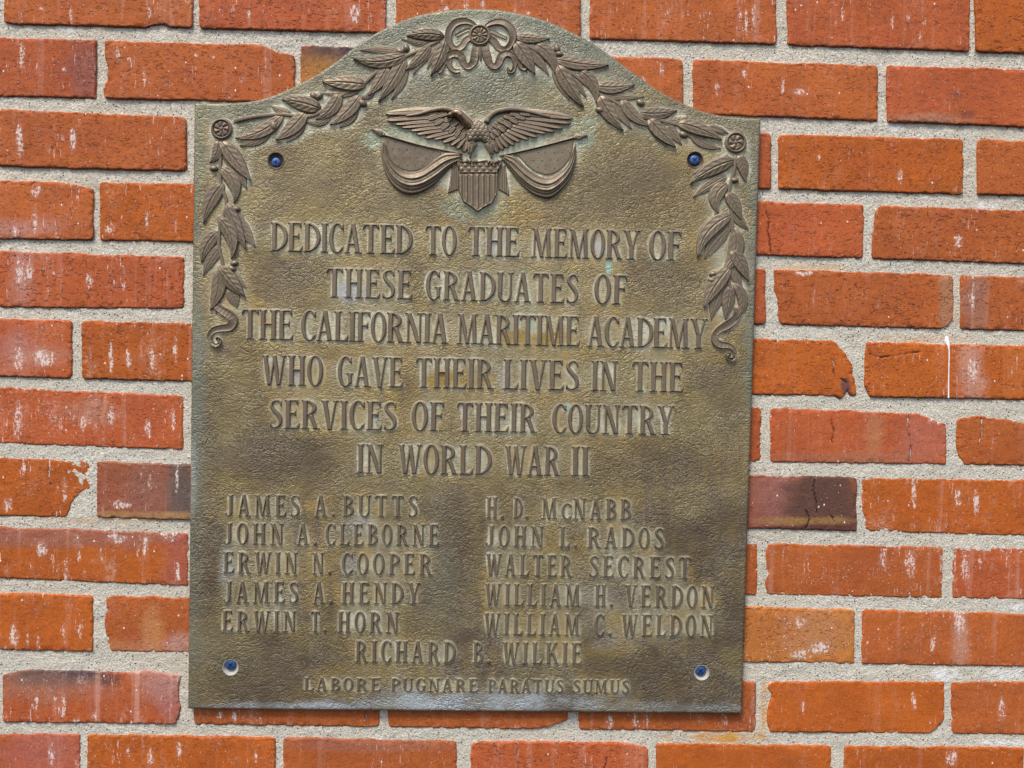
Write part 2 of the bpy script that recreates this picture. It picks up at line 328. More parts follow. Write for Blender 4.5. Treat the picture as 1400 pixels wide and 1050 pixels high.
def blobs(X, Y, C, lst):
    for (bx, by, rx, ry, col, a, fe) in lst:
        wob = 1 + .45 * (fbm(X / 30, Y / 18, int(bx) + 3) - .5) * 2
        d = np.sqrt(((X - bx) / rx) ** 2 + ((Y - by) / ry) ** 2) * wob
        m = (a * (1 - sstep(1 - fe, 1 + fe, d)))[..., None]; C = C * (1 - m) + np.array(col) * m
    return C
smudge = {  # (course, brick): shaped burns and discolourings of the single brick
 (2, 2): [(480, 75, 90, 24, (.055, .045, .05), .95, .5), (440, 105, 40, 26, (.42, .19, .04), .8, .6)],
 (2, 0): [(118, 95, 26, 40, (.25, .10, .08), .6, .6)],
 (8, 1): [(248, 676, 22, 50, (.11, .09, .08), .9, .55), (200, 704, 80, 5, (.48, .27, .10), .7, .6), (205, 670, 26, 40, (.26, .12, .09), .6, .6)],
 (8, 4): [(1062, 680, 26, 50, (.30, .13, .11), .7, .6), (1128, 690, 52, 60, (.105, .055, .04), .92, .45), (1095, 712, 75, 5.5, (.33, .19, .06), .85, .5), (1100, 721, 70, 3, (.13, .04, .03), .9, .4)],
 (11, 1): [(80, 924, 72, 15, (.06, .05, .058), .95, .45), (60, 938, 75, 20, (.33, .16, .11), .6, .6), (225, 930, 34, 26, (.45, .24, .21), .7, .6), (238, 965, 16, 30, (.34, .16, .15), .5, .6)],
 (9, 0): [(90, 732, 175, 16, (.32, .13, .09), .75, .5), (245, 770, 18, 40, (.36, .10, .07), .7, .5)],
 (10, 1): [(207, 868, 14, 30, (.55, .27, .10), .6, .6), (205, 885, 60, 9, (.50, .25, .12), .5, .7), (245, 880, 18, 14, (.52, .33, .27), .6, .6)],
 (7, 0): [(125, 562, 40, 16, (.45, .22, .13), .6, .7)],
 (7, 4): [(1195, 590, 14, 36, (.47, .20, .10), .6, .6), (1260, 600, 36, 36, (.46, .16, .12), .5, .7), (1170, 626, 110, 8, (.38, .15, .08), .6, .6)],
 (5, 4): [(1295, 410, 11, 40, (.40, .20, .10), .8, .4)],
 (5, 5): [(1333, 412, 20, 42, (.33, .15, .10), .75, .3)],
 (6, 5): [(1328, 510, 16, 45, (.55, .35, .28), .6, .8), (1395, 500, 22, 40, (.50, .14, .03), .7, .5)],
 (6, 4): [(1156, 528, 7, 10, (.13, .06, .06), .9, .4)],
 (2, 5): [(1262, 163, 50, 8, (.42, .23, .15), .6, .7), (1307, 130, 9, 7, (.20, .07, .04), .5, .7), (1322, 156, 9, 5, (.15, .05, .03), .6, .7)],
 (4, 0): [(30, 312, 50, 12, (.52, .30, .26), .5, .8)], (6, 0): [(25, 480, 20, 30, (.52, .28, .22), .6, .8), (60, 485, 24, 12, (.52, .28, .22), .5, .8)],
 (5, 0): [(30, 370, 14, 50, (.50, .28, .24), .5, .7)],
 (12, 0): [(60, 1030, 60, 30, (.42, .14, .11), .6, .7)], (12, 2): [(510, 1018, 120, 12, (.36, .14, .08), .7, .4)],
 (10, 5): [(1313, 875, 11, 45, (.52, .30, .22), .6, .5)],
 (10, 4): [(1120, 860, 40, 30, (.52, .26, .13), .5, .8)],
}
# worn corners: insets of the four sides in pixels at fractions along the side
chips = {(6, 4): dict(R=[(0, 30), (.2, 18), (.42, 7), (.6, 5), (.72, 2), (1, 0)], B=[(0, 0), (.9, 0), (.93, -4), (.955, 8), (.98, 4), (1, 0)]),
 (8, 0): dict(R=[(0, 2), (.45, 0), (.5, 4), (.62, 20), (.75, 28), (1, 34)]),
 (11, 5): dict(R=[(0, 0), (.72, 0), (.86, 8), (1, 20)], L=[(0, 8), (.12, 3), (.25, 9), (.45, 7), (.6, 2), (1, 4)]),
 (2, 1): dict(T=[(0, 0), (.8, 0), (.86, 3), (.93, 9), (1, 11)], L=[(0, 0), (.3, 1), (.5, 7), (.7, 4), (.82, -1), (1, 0)]),
 (4, 0): dict(T=[(0, 0), (.8, 0), (.9, 4), (1, 8)]),
 (4, 5): dict(L=[(0, 12), (.15, 4), (.4, 3), (1, 0)]), (6, 5): dict(L=[(0, 2), (.3, 0), (.8, -1), (1, 6)]),
 (5, 4): dict(L=[(0, 0), (.4, 1), (.55, 4), (.9, 6), (1, 8)], R=[(0, 0), (.8, 0), (.92, 6), (1, 14)]),
 (7, 4): dict(T=[(0, 0), (.85, 0), (.92, 5), (1, 12)]), (7, 5): dict(T=[(0, 2), (.1, 0), (.2, 4), (.35, 8), (1, 6)], L=[(0, 6), (.1, 2), (.5, 0), (.8, 3), (1, 9)]),
 (11, 1): dict(R=[(0, 0), (.2, 1), (.5, 3), (.7, 0), (1, 6)], T=[(0, 6), (.05, 2), (.1, 0), (.9, 0), (1, 6)]),
 (11, 3): dict(B=[(0, 0), (.8, 0), (.88, 2), (.94, 7), (1, 12)]), (12, 3): dict(T=[(0, 3), (.05, 0), (.9, 0), (1, 5)]),
 (8, 5): dict(L=[(0, 0), (.6, 0), (.72, 3), (.9, 5), (1, 6)], R=[(0, 0), (1, 0)]),
 (1, 1): dict(B=[(0, 2), (.05, 0), (.76, 0), (.8, 5), (.86, 5), (.9, 1), (1, 0)]),
 (10, 1): dict(L=[(0, 3), (.5, 0), (.85, 4), (1, 9)])}
# the big cracks of single bricks (polylines in survey coordinates)
cracks = {(6, 5): [[(1188, 484), (1203, 489), (1218, 487), (1240, 483), (1258, 481)]], (6, 4): [[(1137, 490), (1141, 500), (1139, 508), (1142, 514)], [(1150, 518), (1160, 524)]],
 (8, 4): [[(1113, 655), (1113, 672), (1116, 688), (1116, 701)], [(1101, 698), (1106, 710), (1103, 722)], [(1136, 705), (1141, 714)]],
 (8, 0): [[(67, 640), (66, 655), (70, 664)]], (7, 4): [[(1137, 574), (1140, 590), (1138, 605)], [(1241, 560), (1243, 590), (1246, 610), (1243, 632)]],
 (12, 3): [[(708, 1017), (706, 1032), (709, 1048), (706, 1070)], [(676, 1017), (679, 1030)], [(830, 1036), (826, 1055)]], (4, 4): [[(1046, 284), (1052, 300), (1051, 318), (1054, 345)]],
 (7, 5): [[(1342, 572), (1344, 586), (1340, 604)], [(1384, 574), (1388, 590)]], (8, 5): [[(1253, 656), (1254, 668)]], (11, 2): [[(500, 974), (502, 990)]]}

def edge_noise(m, amp, seed, L):
    s = np.linspace(0, L, m)
    return amp * ((fbm(s / 22.0, s * 0 + seed * 3.7, seed, 5, .72) - .5) * 2.6)
def polydist(X, Y, pts):
    d = np.full(X.shape, 1e9)
    for (a, b) in zip(pts[:-1], pts[1:]):
        a = np.array(a, float); b = np.array(b, float); ab = b - a
        t = np.clip(((X - a[0]) * ab[0] + (Y - a[1]) * ab[1]) / (ab @ ab), 0, 1)
        d = np.minimum(d, np.hypot(X - a[0] - t * ab[0], Y - a[1] - t * ab[1]))
    return d

# lime runs and splashes on the bricks: x, y, half width, half height
SPL = [(30,75,4,20),(57,11,3,4),(97,20,2,12),(204,15,1.5,10),(88,95,3,4),(161,73,3,9),(177,82,2.5,3),(268,76,3,3),(290,78,3.5,3),(198,105,1.5,14),(27,192,5,24),(100,190,5,18),(50,262,6,10),(20,317,4,9),(48,300,3,20),(150,313,7,9),(200,300,2,16),(240,310,1.5,12),(28,375,7,22),(40,370,5,16),(72,373,2,3),(122,385,5,12),(26,490,7,18),(60,490,16,12),(152,490,3,22),(176,490,4,14),(208,490,3,22),(240,480,3,18),(24,575,6,26),(82,580,2,14),(113,580,6,9),(152,570,3,18),(202,585,5,14),(236,575,3,22),(32,640,2,14),(88,670,3,18),(10,690,6,12),(205,660,2,14),(242,655,2,22),(165,690,14,6),(57,750,7,14),(90,780,2,18),(108,760,1.5,10),(115,785,2,8),(138,757,1.5,10),(188,755,1.5,10),(198,745,3,18),(243,785,2.5,16),(160,735,14,8),(230,730,14,10),(20,870,6,18),(38,875,1.5,16),(52,880,2,10),(88,865,1.5,16),(110,862,2,12),(75,965,2,18),(87,965,2.5,18),(50,960,1.5,14),(105,985,4,3),(130,980,4,4),(70,1030,4,22),(105,1045,2,10),(205,1035,4,16),(245,1025,3,14),(175,1030,2,10),
 (1020,30,2,20),(1030,20,2,16),(1012,20,2,10),(1220,30,1.5,14),(1242,22,2,8),(1258,50,1.5,8),(1152,18,1.5,10),(1070,117,2,16),(1092,125,12,5),(1018,100,4,6),(1120,215,3,4),(1230,240,4,10),(1100,374,16,3),(1330,505,7,20),(1208,765,4,18),(1245,770,8,22),(1290,770,4,18),(1320,775,6,22),(1340,770,2,10),(1275,880,3,14),(1312,850,8,18),(1095,850,8,8),(1120,885,16,10),(1128,888,6,5),(1095,895,14,8),(1250,675,3,22),(1335,690,4,20),(1310,680,4,14),(1280,575,14,5),(1310,330,6,10),(1330,410,4,16),(1098,965,2,12),(1250,960,3,14),(1370,970,6,20),(1300,1035,8,12),
 (320,980,4,8),(300,978,6,5),(356,985,1.5,6),(834,990,4,12),(868,985,2,12),(885,985,1.5,10),(992,985,1.5,8),(350,1035,2,12),(610,11,4,5),(637,6,3,8),(660,6,2,8),(722,18,3,3),(485,20,8,14),(340,20,1.2,12),(330,110,2,6),(905,95,3,10),(880,110,2,8),(980,120,2,12),(960,70,2,3)]
for ci, (tops, bots, brs) in enumerate(courses):
    for bi, (x0, x1) in enumerate(brs):
        seed = ci * 31 + bi * 7 + 5
        L = x1 - x0; Hh = np.interp((x0 + x1) / 2, ST, bots) - np.interp((x0 + x1) / 2, ST, tops)
        fine_grid = not (x0 > 262 and x1 < 1034 and 2 < ci < 11)
        su = (1.7 if (ci, bi) in cracks else 2.2) if fine_grid else 12
        e = [0, .5, 1.1, 1.9, 3.0, 4.5, 6.5]
        U = np.r_[e, np.linspace(9, L - 9, int(L / su)), L - np.array(e[::-1])] / L
        V_ = np.r_[e, np.linspace(9, Hh - 9, int(Hh / su)), Hh - np.array(e[::-1])] / Hh
        uu, vv = np.meshgrid(U, V_); Rr, Cc = uu.shape
        ch = chips.get((ci, bi), {})
        def f(key, s):
            if key not in ch: return 0 * s
            v0 = np.interp(s, [q[0] for q in ch[key]], [q[1] for q in ch[key]]); return v0 + np.minimum(np.abs(v0), 4) * .9 * (fbm(s * 9, s * 0 + seed, seed + 40, 3, .6) - .5)
        rr_ = rng.uniform(2.5, 6.5, 4)                                      # corner radii
        tn = edge_noise(Cc, 2.0, seed, L) + f('T', U); bn = edge_noise(Cc, 1.0, seed + 1, L) + f('B', U)
        ln = edge_noise(Rr, 1.5, seed + 2, Hh) + f('L', V_); rn = edge_noise(Rr, 1.5, seed + 3, Hh) + f('R', V_)
        def corner(dist, r): dist = np.minimum(dist, r); return r - np.sqrt(np.maximum(r * r - (r - dist) ** 2, 0))
        dt, db = V_ * Hh, (1 - V_) * Hh
        ln = ln + np.maximum(corner(dt, rr_[0]), corner(db, rr_[1])); rn = rn + np.maximum(corner(dt, rr_[2]), corner(db, rr_[3]))
        X = x0 + ln[:, None] + (L - ln[:, None] - rn[:, None]) * uu
        top = np.interp(X, ST, tops); bot = np.interp(X, ST, bots)
        wt = (1 - vv) ** 3; wb = vv ** 3
        Y = top + (bot - top) * vv + wt * tn[None] - wb * bn[None]
        du = np.minimum(uu * L, (1 - uu) * L); dv = np.minimum(vv * Hh, (1 - vv) * Hh)
        r = 2.3; q = np.maximum(1 - du / r, 0) ** 2 + np.maximum(1 - dv / r, 0) ** 2
        tlt = rng.uniform(-1, 1, 2) * .0005
        T = -.0012 * np.minimum(q, 1.6) + rng.uniform(-.0007, .0007) + tlt[0] * (uu - .5) + tlt[1] * (vv - .5)
        T = T + .0009 * (fbm(X / 60, Y / 60, seed + 5) - .5) + .0005 * (fbm(X / 9, Y / 7, seed + 6) - .5) * sstep(0, 6, np.minimum(du, dv))
        T = T - .0009 * sstep(9, 0, np.minimum(du, dv)) * (fbm(X / 6, Y / 6, seed + 7) > .58)
        cm = np.zeros_like(X)
        for pl in cracks.get((ci, bi), []):
            d = polydist(X + 4.5 * (fbm(X / 7, Y / 7, 3) - .5), Y, pl); cm = np.maximum(cm, sstep(1.3, .2, d) * (.35 + .65 * (fbm(X / 9, Y / 9, 8) > .46)))
        T = T - .0018 * cm
        P = Wb(X, Y, 0.0, T)
        back = P.copy(); 
        # skirt: the four sides run back into the mortar
        V3 = P.reshape(-1, 3); Q = grid_faces(Rr, Cc)
        idx = np.arange(Rr * Cc).reshape(Rr, Cc); loop = np.r_[idx[0, :-1], idx[:-1, -1], idx[-1, :0:-1], idx[:0:-1, 0]]
        sk = V3[loop].copy(); sk[:, 1] = .014
        nb = len(V3); ids = nb + np.arange(len(loop)); lo2 = np.roll(loop, -1); id2 = np.roll(ids, -1)
        Q = face_out(V3, Q)
        SQ = np.stack([loop, ids, id2, lo2], -1)
        if Q[0][1] != idx[1, 0]: SQ = SQ[:, ::-1]
        SQ = np.stack([loop, lo2, id2, ids], -1)
        allV = np.vstack([V3, sk])
        me = mesh_from('brick', allV - [V3[:, 0].mean(), 0, V3[:, 2].mean()], np.vstack([Q, SQ]))
        col, stk, crk, spk_ = looks.get((ci, bi), (ORANGE * rng.uniform(.9, 1.08), rng.uniform(.3, 1.1), rng.uniform(.4, 1), .2))
        C = np.ones(X.shape + (3,)) * col
        C = C * (1 + .16 * (fbm(X / 40, Y / 26, seed + 9)[..., None] - .5) * 2)
        C = blobs(X, Y, C, smudge.get((ci, bi), []))
        C = C * (1 - .85 * cm[..., None])
        if ci < 7: C = C * (1 - .0 * vv[..., None])
        C = np.clip(C.reshape(-1, 3), 0, 1); C = np.vstack([C, C[loop]]); color_attr(me, 'tint', C)
        E = np.ones((len(C), 3)) * [stk, crk, min(spk_, 1.6)]; color_attr(me, 'wear', E)
        rimf = np.clip((.35 + .65 * (ci < 7)) * sstep(4.0, 1.2, (1 - vv) * Hh + 2.6 * (fbm(X / 7, Y / 7, seed + 12) - .4)), 0, 1).ravel()  # ragged dark lower edge with underside shade painted in, stronger on upper courses
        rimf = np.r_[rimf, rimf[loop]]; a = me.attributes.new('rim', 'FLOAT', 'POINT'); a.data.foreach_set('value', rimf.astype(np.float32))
        lime = np.zeros(X.shape)
        for q_ in SPL:
            if x0 - 5 < q_[0] < x1 + 5 and Y.min() - 25 < q_[1] < Y.max() + 25:
                lime = np.maximum(lime, sstep(1.35, .35, np.sqrt(((X - q_[0]) / (q_[2] * .95 + .7)) ** 2 + ((Y - q_[1]) / q_[3]) ** 2) * (.75 + .5 * fbm(X / 6, Y / 10, int(q_[0])))))
        lime = np.r_[lime.ravel(), 0 * loop]; a = me.attributes.new('lime', 'FLOAT', 'POINT'); a.data.foreach_set('value', lime.astype(np.float32))
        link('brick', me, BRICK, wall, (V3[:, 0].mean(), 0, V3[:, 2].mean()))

# mortar bed: one rough recessed skin behind the brick faces
gx = np.arange(-260, 1661, 3.0); gy = np.arange(-170, 1200, 3.0); X, Y = np.meshgrid(gx, gy)
T = -.0016 - .0016 * sstep(700, 150, Y) + .0016 * (fbm(X / 45, Y / 25, 91) - .5) + .0014 * (fbm(X / 7, Y / 6, 92, 3, .6) - .5)
V3 = Wb(X, Y, -.003, T).reshape(-1, 3); Q = face_out(V3, grid_faces(*X.shape))
me = mesh_from('mortar', V3, Q)
st_ = np.zeros(X.shape + (3,))
def spot(A, ch, cx_, cy_, rx, ry, a=1.0, seed=0, X=X, Y=Y):
    wob = 1 + .9 * (fbm(X / 16, Y / 12, 40 + seed) - .5); d = np.sqrt(((X - cx_) / rx) ** 2 + ((Y - cy_) / ry) ** 2) * wob
    A[..., ch] = np.maximum(A[..., ch], a * (1 - sstep(.45, 1.15, d)))
for a in [(0, 985, 1008, 70, 9, 1), (0, 1043, 975, 5, 35, .7), (0, 1045, 945, 6, 20, .6), (0, 1110, 366, 60, 5, .5), (0, 1307, 430, 5, 20, .4), (0, 1260, 462, 80, 6, .35), (0, 130, 920 - 208, 110, 5, .3), (1, 1292, 920, 20, 10, .8), (1, 1375, 922, 30, 9, .7), (1, 1352, 281, 16, 5, .8), (1, 1225, 175, 14, 5, .6), (1, 1392, 830, 20, 6, .5), (1, 1370, 1014, 50, 5, .6), (1, 1390, 735, 16, 5, .6), (1, 95, 40, 14, 4, .6)]:
    spot(st_, a[0], a[1], a[2], a[3], a[4], a[5], int(a[1]))
color_attr(me, 'stain_tone', st_.reshape(-1, 3))
link('mortar', me, MORTAR, wall)

# ------------------------------------------------------------------ the plaque
plaque = bpy.data.objects.new('memorial_plaque', None); sc.collection.objects.link(plaque)
pc = W(648, 560, 0.0); plaque.location = tuple(pc)
plaque['label'] = 'arched bronze memorial plaque with eagle, leaf garlands and raised dedication lettering'; plaque['category'] = 'plaque'
OFF = np.array(pc)
raster = np.zeros((1050, 1400), np.float32)          # where raised work stands, for the patina that gathers around it
def log_raster(px, py):
    ix = np.clip(np.round(px).astype(int), 0, 1399).ravel(); iy = np.clip(np.round(py).astype(int), 0, 1049).ravel(); raster[iy, ix] = 1

def patch(name, PXx, PYy, Hm, mat=RELIEF, parent=None, keep=None, wrap=False, **props):
    """a relief patch: survey grid and its height above the plate, in metres"""
    V3 = Wb(PXx, PYy, T_PLATE, T_PLATE + Hm).reshape(-1, 3)
    Q = grid_faces(PXx.shape[0], PXx.shape[1], keep, wrap); V3, Q, used = compact(V3, Q); Q = face_out(V3, Q)
    ctr = V3.mean(0); ctr[1] = -T_PLATE
    me = mesh_from(name, V3 - ctr, Q)
    log_raster(PXx.ravel()[Hm.ravel() > 0], PYy.ravel()[Hm.ravel() > 0])
    par = parent or plaque; base_ = OFF if par is plaque else np.array(par['at'])
    o = link(name, me, mat, par, tuple(ctr - base_), **props)
    if par is plaque: o['at'] = [float(q) for q in ctr]
    return o

def leaf(name, b, t, wd, bend=0.0, H=.0028, base_h=.35, tilt=0.0, veins=6, parent=None, fat=.75, ns=40, sharp=.85):
    b = np.array(b, float); t = np.array(t, float); d = t - b; Ln = np.hypot(*d); nrm = np.array([-d[1], d[0]]) / Ln
    s = np.linspace(0, 1, ns); mid = b + (t - b) * s[:, None] + nrm * (bend * Ln * 4 * s * (1 - s))[:, None]
    tg = np.gradient(mid, axis=0); tg /= np.hypot(tg[:, 0], tg[:, 1])[:, None]; nn = np.stack([-tg[:, 1], tg[:, 0]], -1)
    wp = s ** fat * (1 - s) ** sharp; wp = wp / wp.max(); wp = np.maximum(wp, .02) * wd / 2
    tt = np.array([-1.18, -1.03, -.94, -.78, -.6, -.42, -.25, -.12, -.05, 0, .05, .12, .25, .42, .6, .78, .94, 1.03, 1.18])
    S, Tt = np.meshgrid(s, tt, indexing='ij'); A = np.abs(Tt)
    PXx = mid[:, 0][:, None] + nn[:, 0][:, None] * wp[:, None] * Tt; PYy = mid[:, 1][:, None] + nn[:, 1][:, None] * wp[:, None] * Tt
    Hm = H * (.70 + .22 * (1 - A ** 1.6) * np.sin(np.pi * np.clip(S, .05, .98)) ** .4)
    Hm = Hm + H * tilt * Tt * .5
    Hm = Hm - H * .20 * np.exp(-(Tt / .07) ** 2) * sstep(1, .8, S) + H * .05 * np.exp(-((A - .2) / .1) ** 2) + H * .07 * np.exp(-((A - .92) / .08) ** 2)
    if veins: Hm = Hm - H * .22 * np.maximum(0, np.sin(2 * np.pi * (veins * (S - .24 * A)) + 3 * b[0])) ** 4 * sstep(.08, .25, A) * sstep(.98, .7, A) * sstep(.05, .2, S) * sstep(.97, .8, S)
    Hm = Hm * np.where(S < .12, base_h + (1 - base_h) * S / .12, 1)
    Hm = np.where(A > 1.1, -.0006, np.where(A > 1.0, Hm * .72, Hm)); Hm[0] = -.0006; Hm[-1] = np.where(A[-1] > 1, -.0006, H * .5)
    return patch(name, PXx, PYy, Hm, parent=parent)

def band(name, pts, wd, H=.0026, stripes=0, hollow=.35, parent=None, m=60, mat=None, **props):
    c = catmull(pts, m); s = np.linspace(0, 1, m); wv = np.interp(s, np.linspace(0, 1, len(wd)), wd) / 2 if hasattr(wd, '__len__') else np.full(m, wd / 2)
    Hs = np.interp(s, np.linspace(0, 1, len(H)), H) if hasattr(H, '__len__') else np.full(m, H)
    tg = np.gradient(c, axis=0); tg /= np.maximum(np.hypot(tg[:, 0], tg[:, 1]), 1e-6)[:, None]; nn = np.stack([-tg[:, 1], tg[:, 0]], -1)
    tt = np.array([-1.2, -1.03, -.94, -.8, -.6, -.3, 0, .3, .6, .8, .94, 1.03, 1.2]); S, Tt = np.meshgrid(s, tt, indexing='ij'); A = np.abs(Tt)
    PXx = c[:, 0][:, None] + nn[:, 0][:, None] * wv[:, None] * Tt; PYy = c[:, 1][:, None] + nn[:, 1][:, None] * wv[:, None] * Tt
    Hm = Hs[:, None] * (1 - hollow * (1 - A ** 3) + (.10 * np.exp(-((Tt - .25) / .18) ** 2) if hollow > .3 else 0) + (.35 * .3 * Tt if hollow > .3 else 0))
    if stripes: Hm = Hm - Hs[:, None] * .10 * np.maximum(0, np.sin(2 * np.pi * stripes * S)) ** 4 * (A < .85)
    Hm = np.where(A > 1.1, -.0006, np.where(A > 1.0, Hm * .7, Hm)); Hm[0] = -.0006; Hm[-1] = -.0006
    return patch(name, PXx, PYy, Hm, parent=parent, mat=mat or RELIEF, **props)

def dome(name, c, a, b=None, ang=0.0, H=.003, parent=None, power=.5, mat=None, **props):
    b = b or a; rr = np.array([0.001, .25, .5, .7, .84, .94, 1.0, 1.12]); th = np.linspace(0, 2 * np.pi, 22, endpoint=False)
    R_, Th = np.meshgrid(rr, th, indexing='ij'); x = a * R_ * np.cos(Th); y = b * R_ * np.sin(Th); ca, sa = math.cos(ang), math.sin(ang)
    Hm = H * np.maximum(0, 1 - R_ ** 2) ** power; Hm = np.where(R_ > 1.05, -.0006, Hm)
    return patch(name, c[0] + x * ca - y * sa, c[1] + x * sa + y * ca, Hm, wrap=True, parent=parent, mat=mat or RELIEF, **props)

def sdpoly(X, Y, pts):
    P = np.array(pts, float); Qn = np.roll(P, -1, 0); d = np.full(X.shape, 1e9); ins = np.zeros(X.shape, bool)
    for a, b in zip(P, Qn):
        ab = b - a; t = np.clip(((X - a[0]) * ab[0] + (Y - a[1]) * ab[1]) / max(ab @ ab, 1e-9), 0, 1)
        d = np.minimum(d, np.hypot(X - a[0] - t * ab[0], Y - a[1] - t * ab[1]))
        cond = ((a[1] > Y) != (b[1] > Y)) & (X < (b[0] - a[0]) * (Y - a[1]) / ((b[1] - a[1]) + 1e-12) + a[0]); ins ^= cond
    return np.where(ins, -d, d)
def field(name, outline, hfun, step=.7, smooth=True, wall_=1.2, parent=None, **props):
    O = np.array(outline, float)
    if smooth: O = catmull(np.vstack([O, O[:1]]), 90)[:-1]
    x = np.arange(O[:, 0].min() - 2, O[:, 0].max() + 2, step); y = np.arange(O[:, 1].min() - 2, O[:, 1].max() + 2, step); X, Y = np.meshgrid(x, y)
    d = sdpoly(X, Y, O); e = -d; u = np.clip(e / wall_, -.6, 1); prof = np.where(u > 0, 1 - (1 - u) ** 2, 2 * u)
    Hm = hfun(X, Y, e) * prof; Hm = np.where(e < 0, np.maximum(prof * .002, -.0008), Hm)
    vis = Hm > -.0007; keep = vis[:-1, :-1] | vis[1:, :-1] | vis[:-1, 1:] | vis[1:, 1:]
    return patch(name, X, Y, Hm, keep=keep, parent=parent, **props)

# ---- lettering
S_, TH, SF, SP = .145, .055, .038, .05
def box(X, Y, x0, y0, x1, y1):
    qx = np.abs(X - (x0 + x1) / 2) - (x1 - x0) / 2; qy = np.abs(Y - (y0 + y1) / 2) - (y1 - y0) / 2
    return np.hypot(np.maximum(qx, 0), np.maximum(qy, 0)) + np.minimum(np.maximum(qx, qy), 0)
def ell(X, Y, cx_, cy_, a, b):
    x, y = X - cx_, Y - cy_; k0 = np.hypot(x / a, y / b); k1 = np.hypot(x / a ** 2, y / b ** 2) + 1e-6; return k0 * (k0 - 1) / k1
def mn(*a): return np.minimum.reduce(a)
def mx(*a): return np.maximum.reduce(a)
def stem(X, Y, x, t=S_, top=True, bot=True, y0=0, y1=1):
    r = [box(X, Y, x, y0, x + t, y1)]
    if top: r += [box(X, Y, x - SP, y1 - SF, x + t + SP, y1), sdpoly(X, Y, [(x - SP * .5, y1 - SF), (x + t + SP * .5, y1 - SF), (x + t, y1 - SF - .04), (x, y1 - SF - .04)])]
    if bot: r += [box(X, Y, x - SP, y0, x + t + SP, y0 + SF), sdpoly(X, Y, [(x - SP * .5, y0 + SF), (x + t + SP * .5, y0 + SF), (x + t, y0 + SF + .04), (x, y0 + SF + .04)])]
    return mn(*r)
def diag(X, Y, xa, ya, xb, yb, t):          # stroke of horizontal thickness t
    return sdpoly(X, Y, [(xa, ya), (xa + t, ya), (xb + t, yb), (xb, yb)])
def bowl(X, Y, x, y0, y1, a, t=S_, th=TH):
    cy_ = (y0 + y1) / 2; b = (y1 - y0) / 2
    return mx(mn(mx(ell(X, Y, x, cy_, a, b), -ell(X, Y, x, cy_, a - t * .92, b - th))), x - X)
def ser(X, Y, x, y0, y1, wd=.06): return sdpoly(X, Y, [(x - wd, y0), (x, y0), (x, y1), (x - .022, y1)] if y1 < y0 else [(x - wd, y0), (x - .022, y1), (x, y1), (x, y0)])
def foot(X, Y, x0, x1, y=0): return box(X, Y, x0, y, x1, y + SF)
def spl(X, Y, pts, rad):
    c = catmull(pts, 40); r = np.interp(np.linspace(0, 1, 40), np.linspace(0, 1, len(rad)), rad); d = np.full(X.shape, 1e9)
    for i in range(39):
        a, b = c[i], c[i + 1]; ab = b - a; t = np.clip(((X - a[0]) * ab[0] + (Y - a[1]) * ab[1]) / (ab @ ab + 1e-12), 0, 1)
        d = np.minimum(d, np.hypot(X - a[0] - t * ab[0], Y - a[1] - t * ab[1]) - (r[i] * (1 - t) + r[i + 1] * t))
    return d
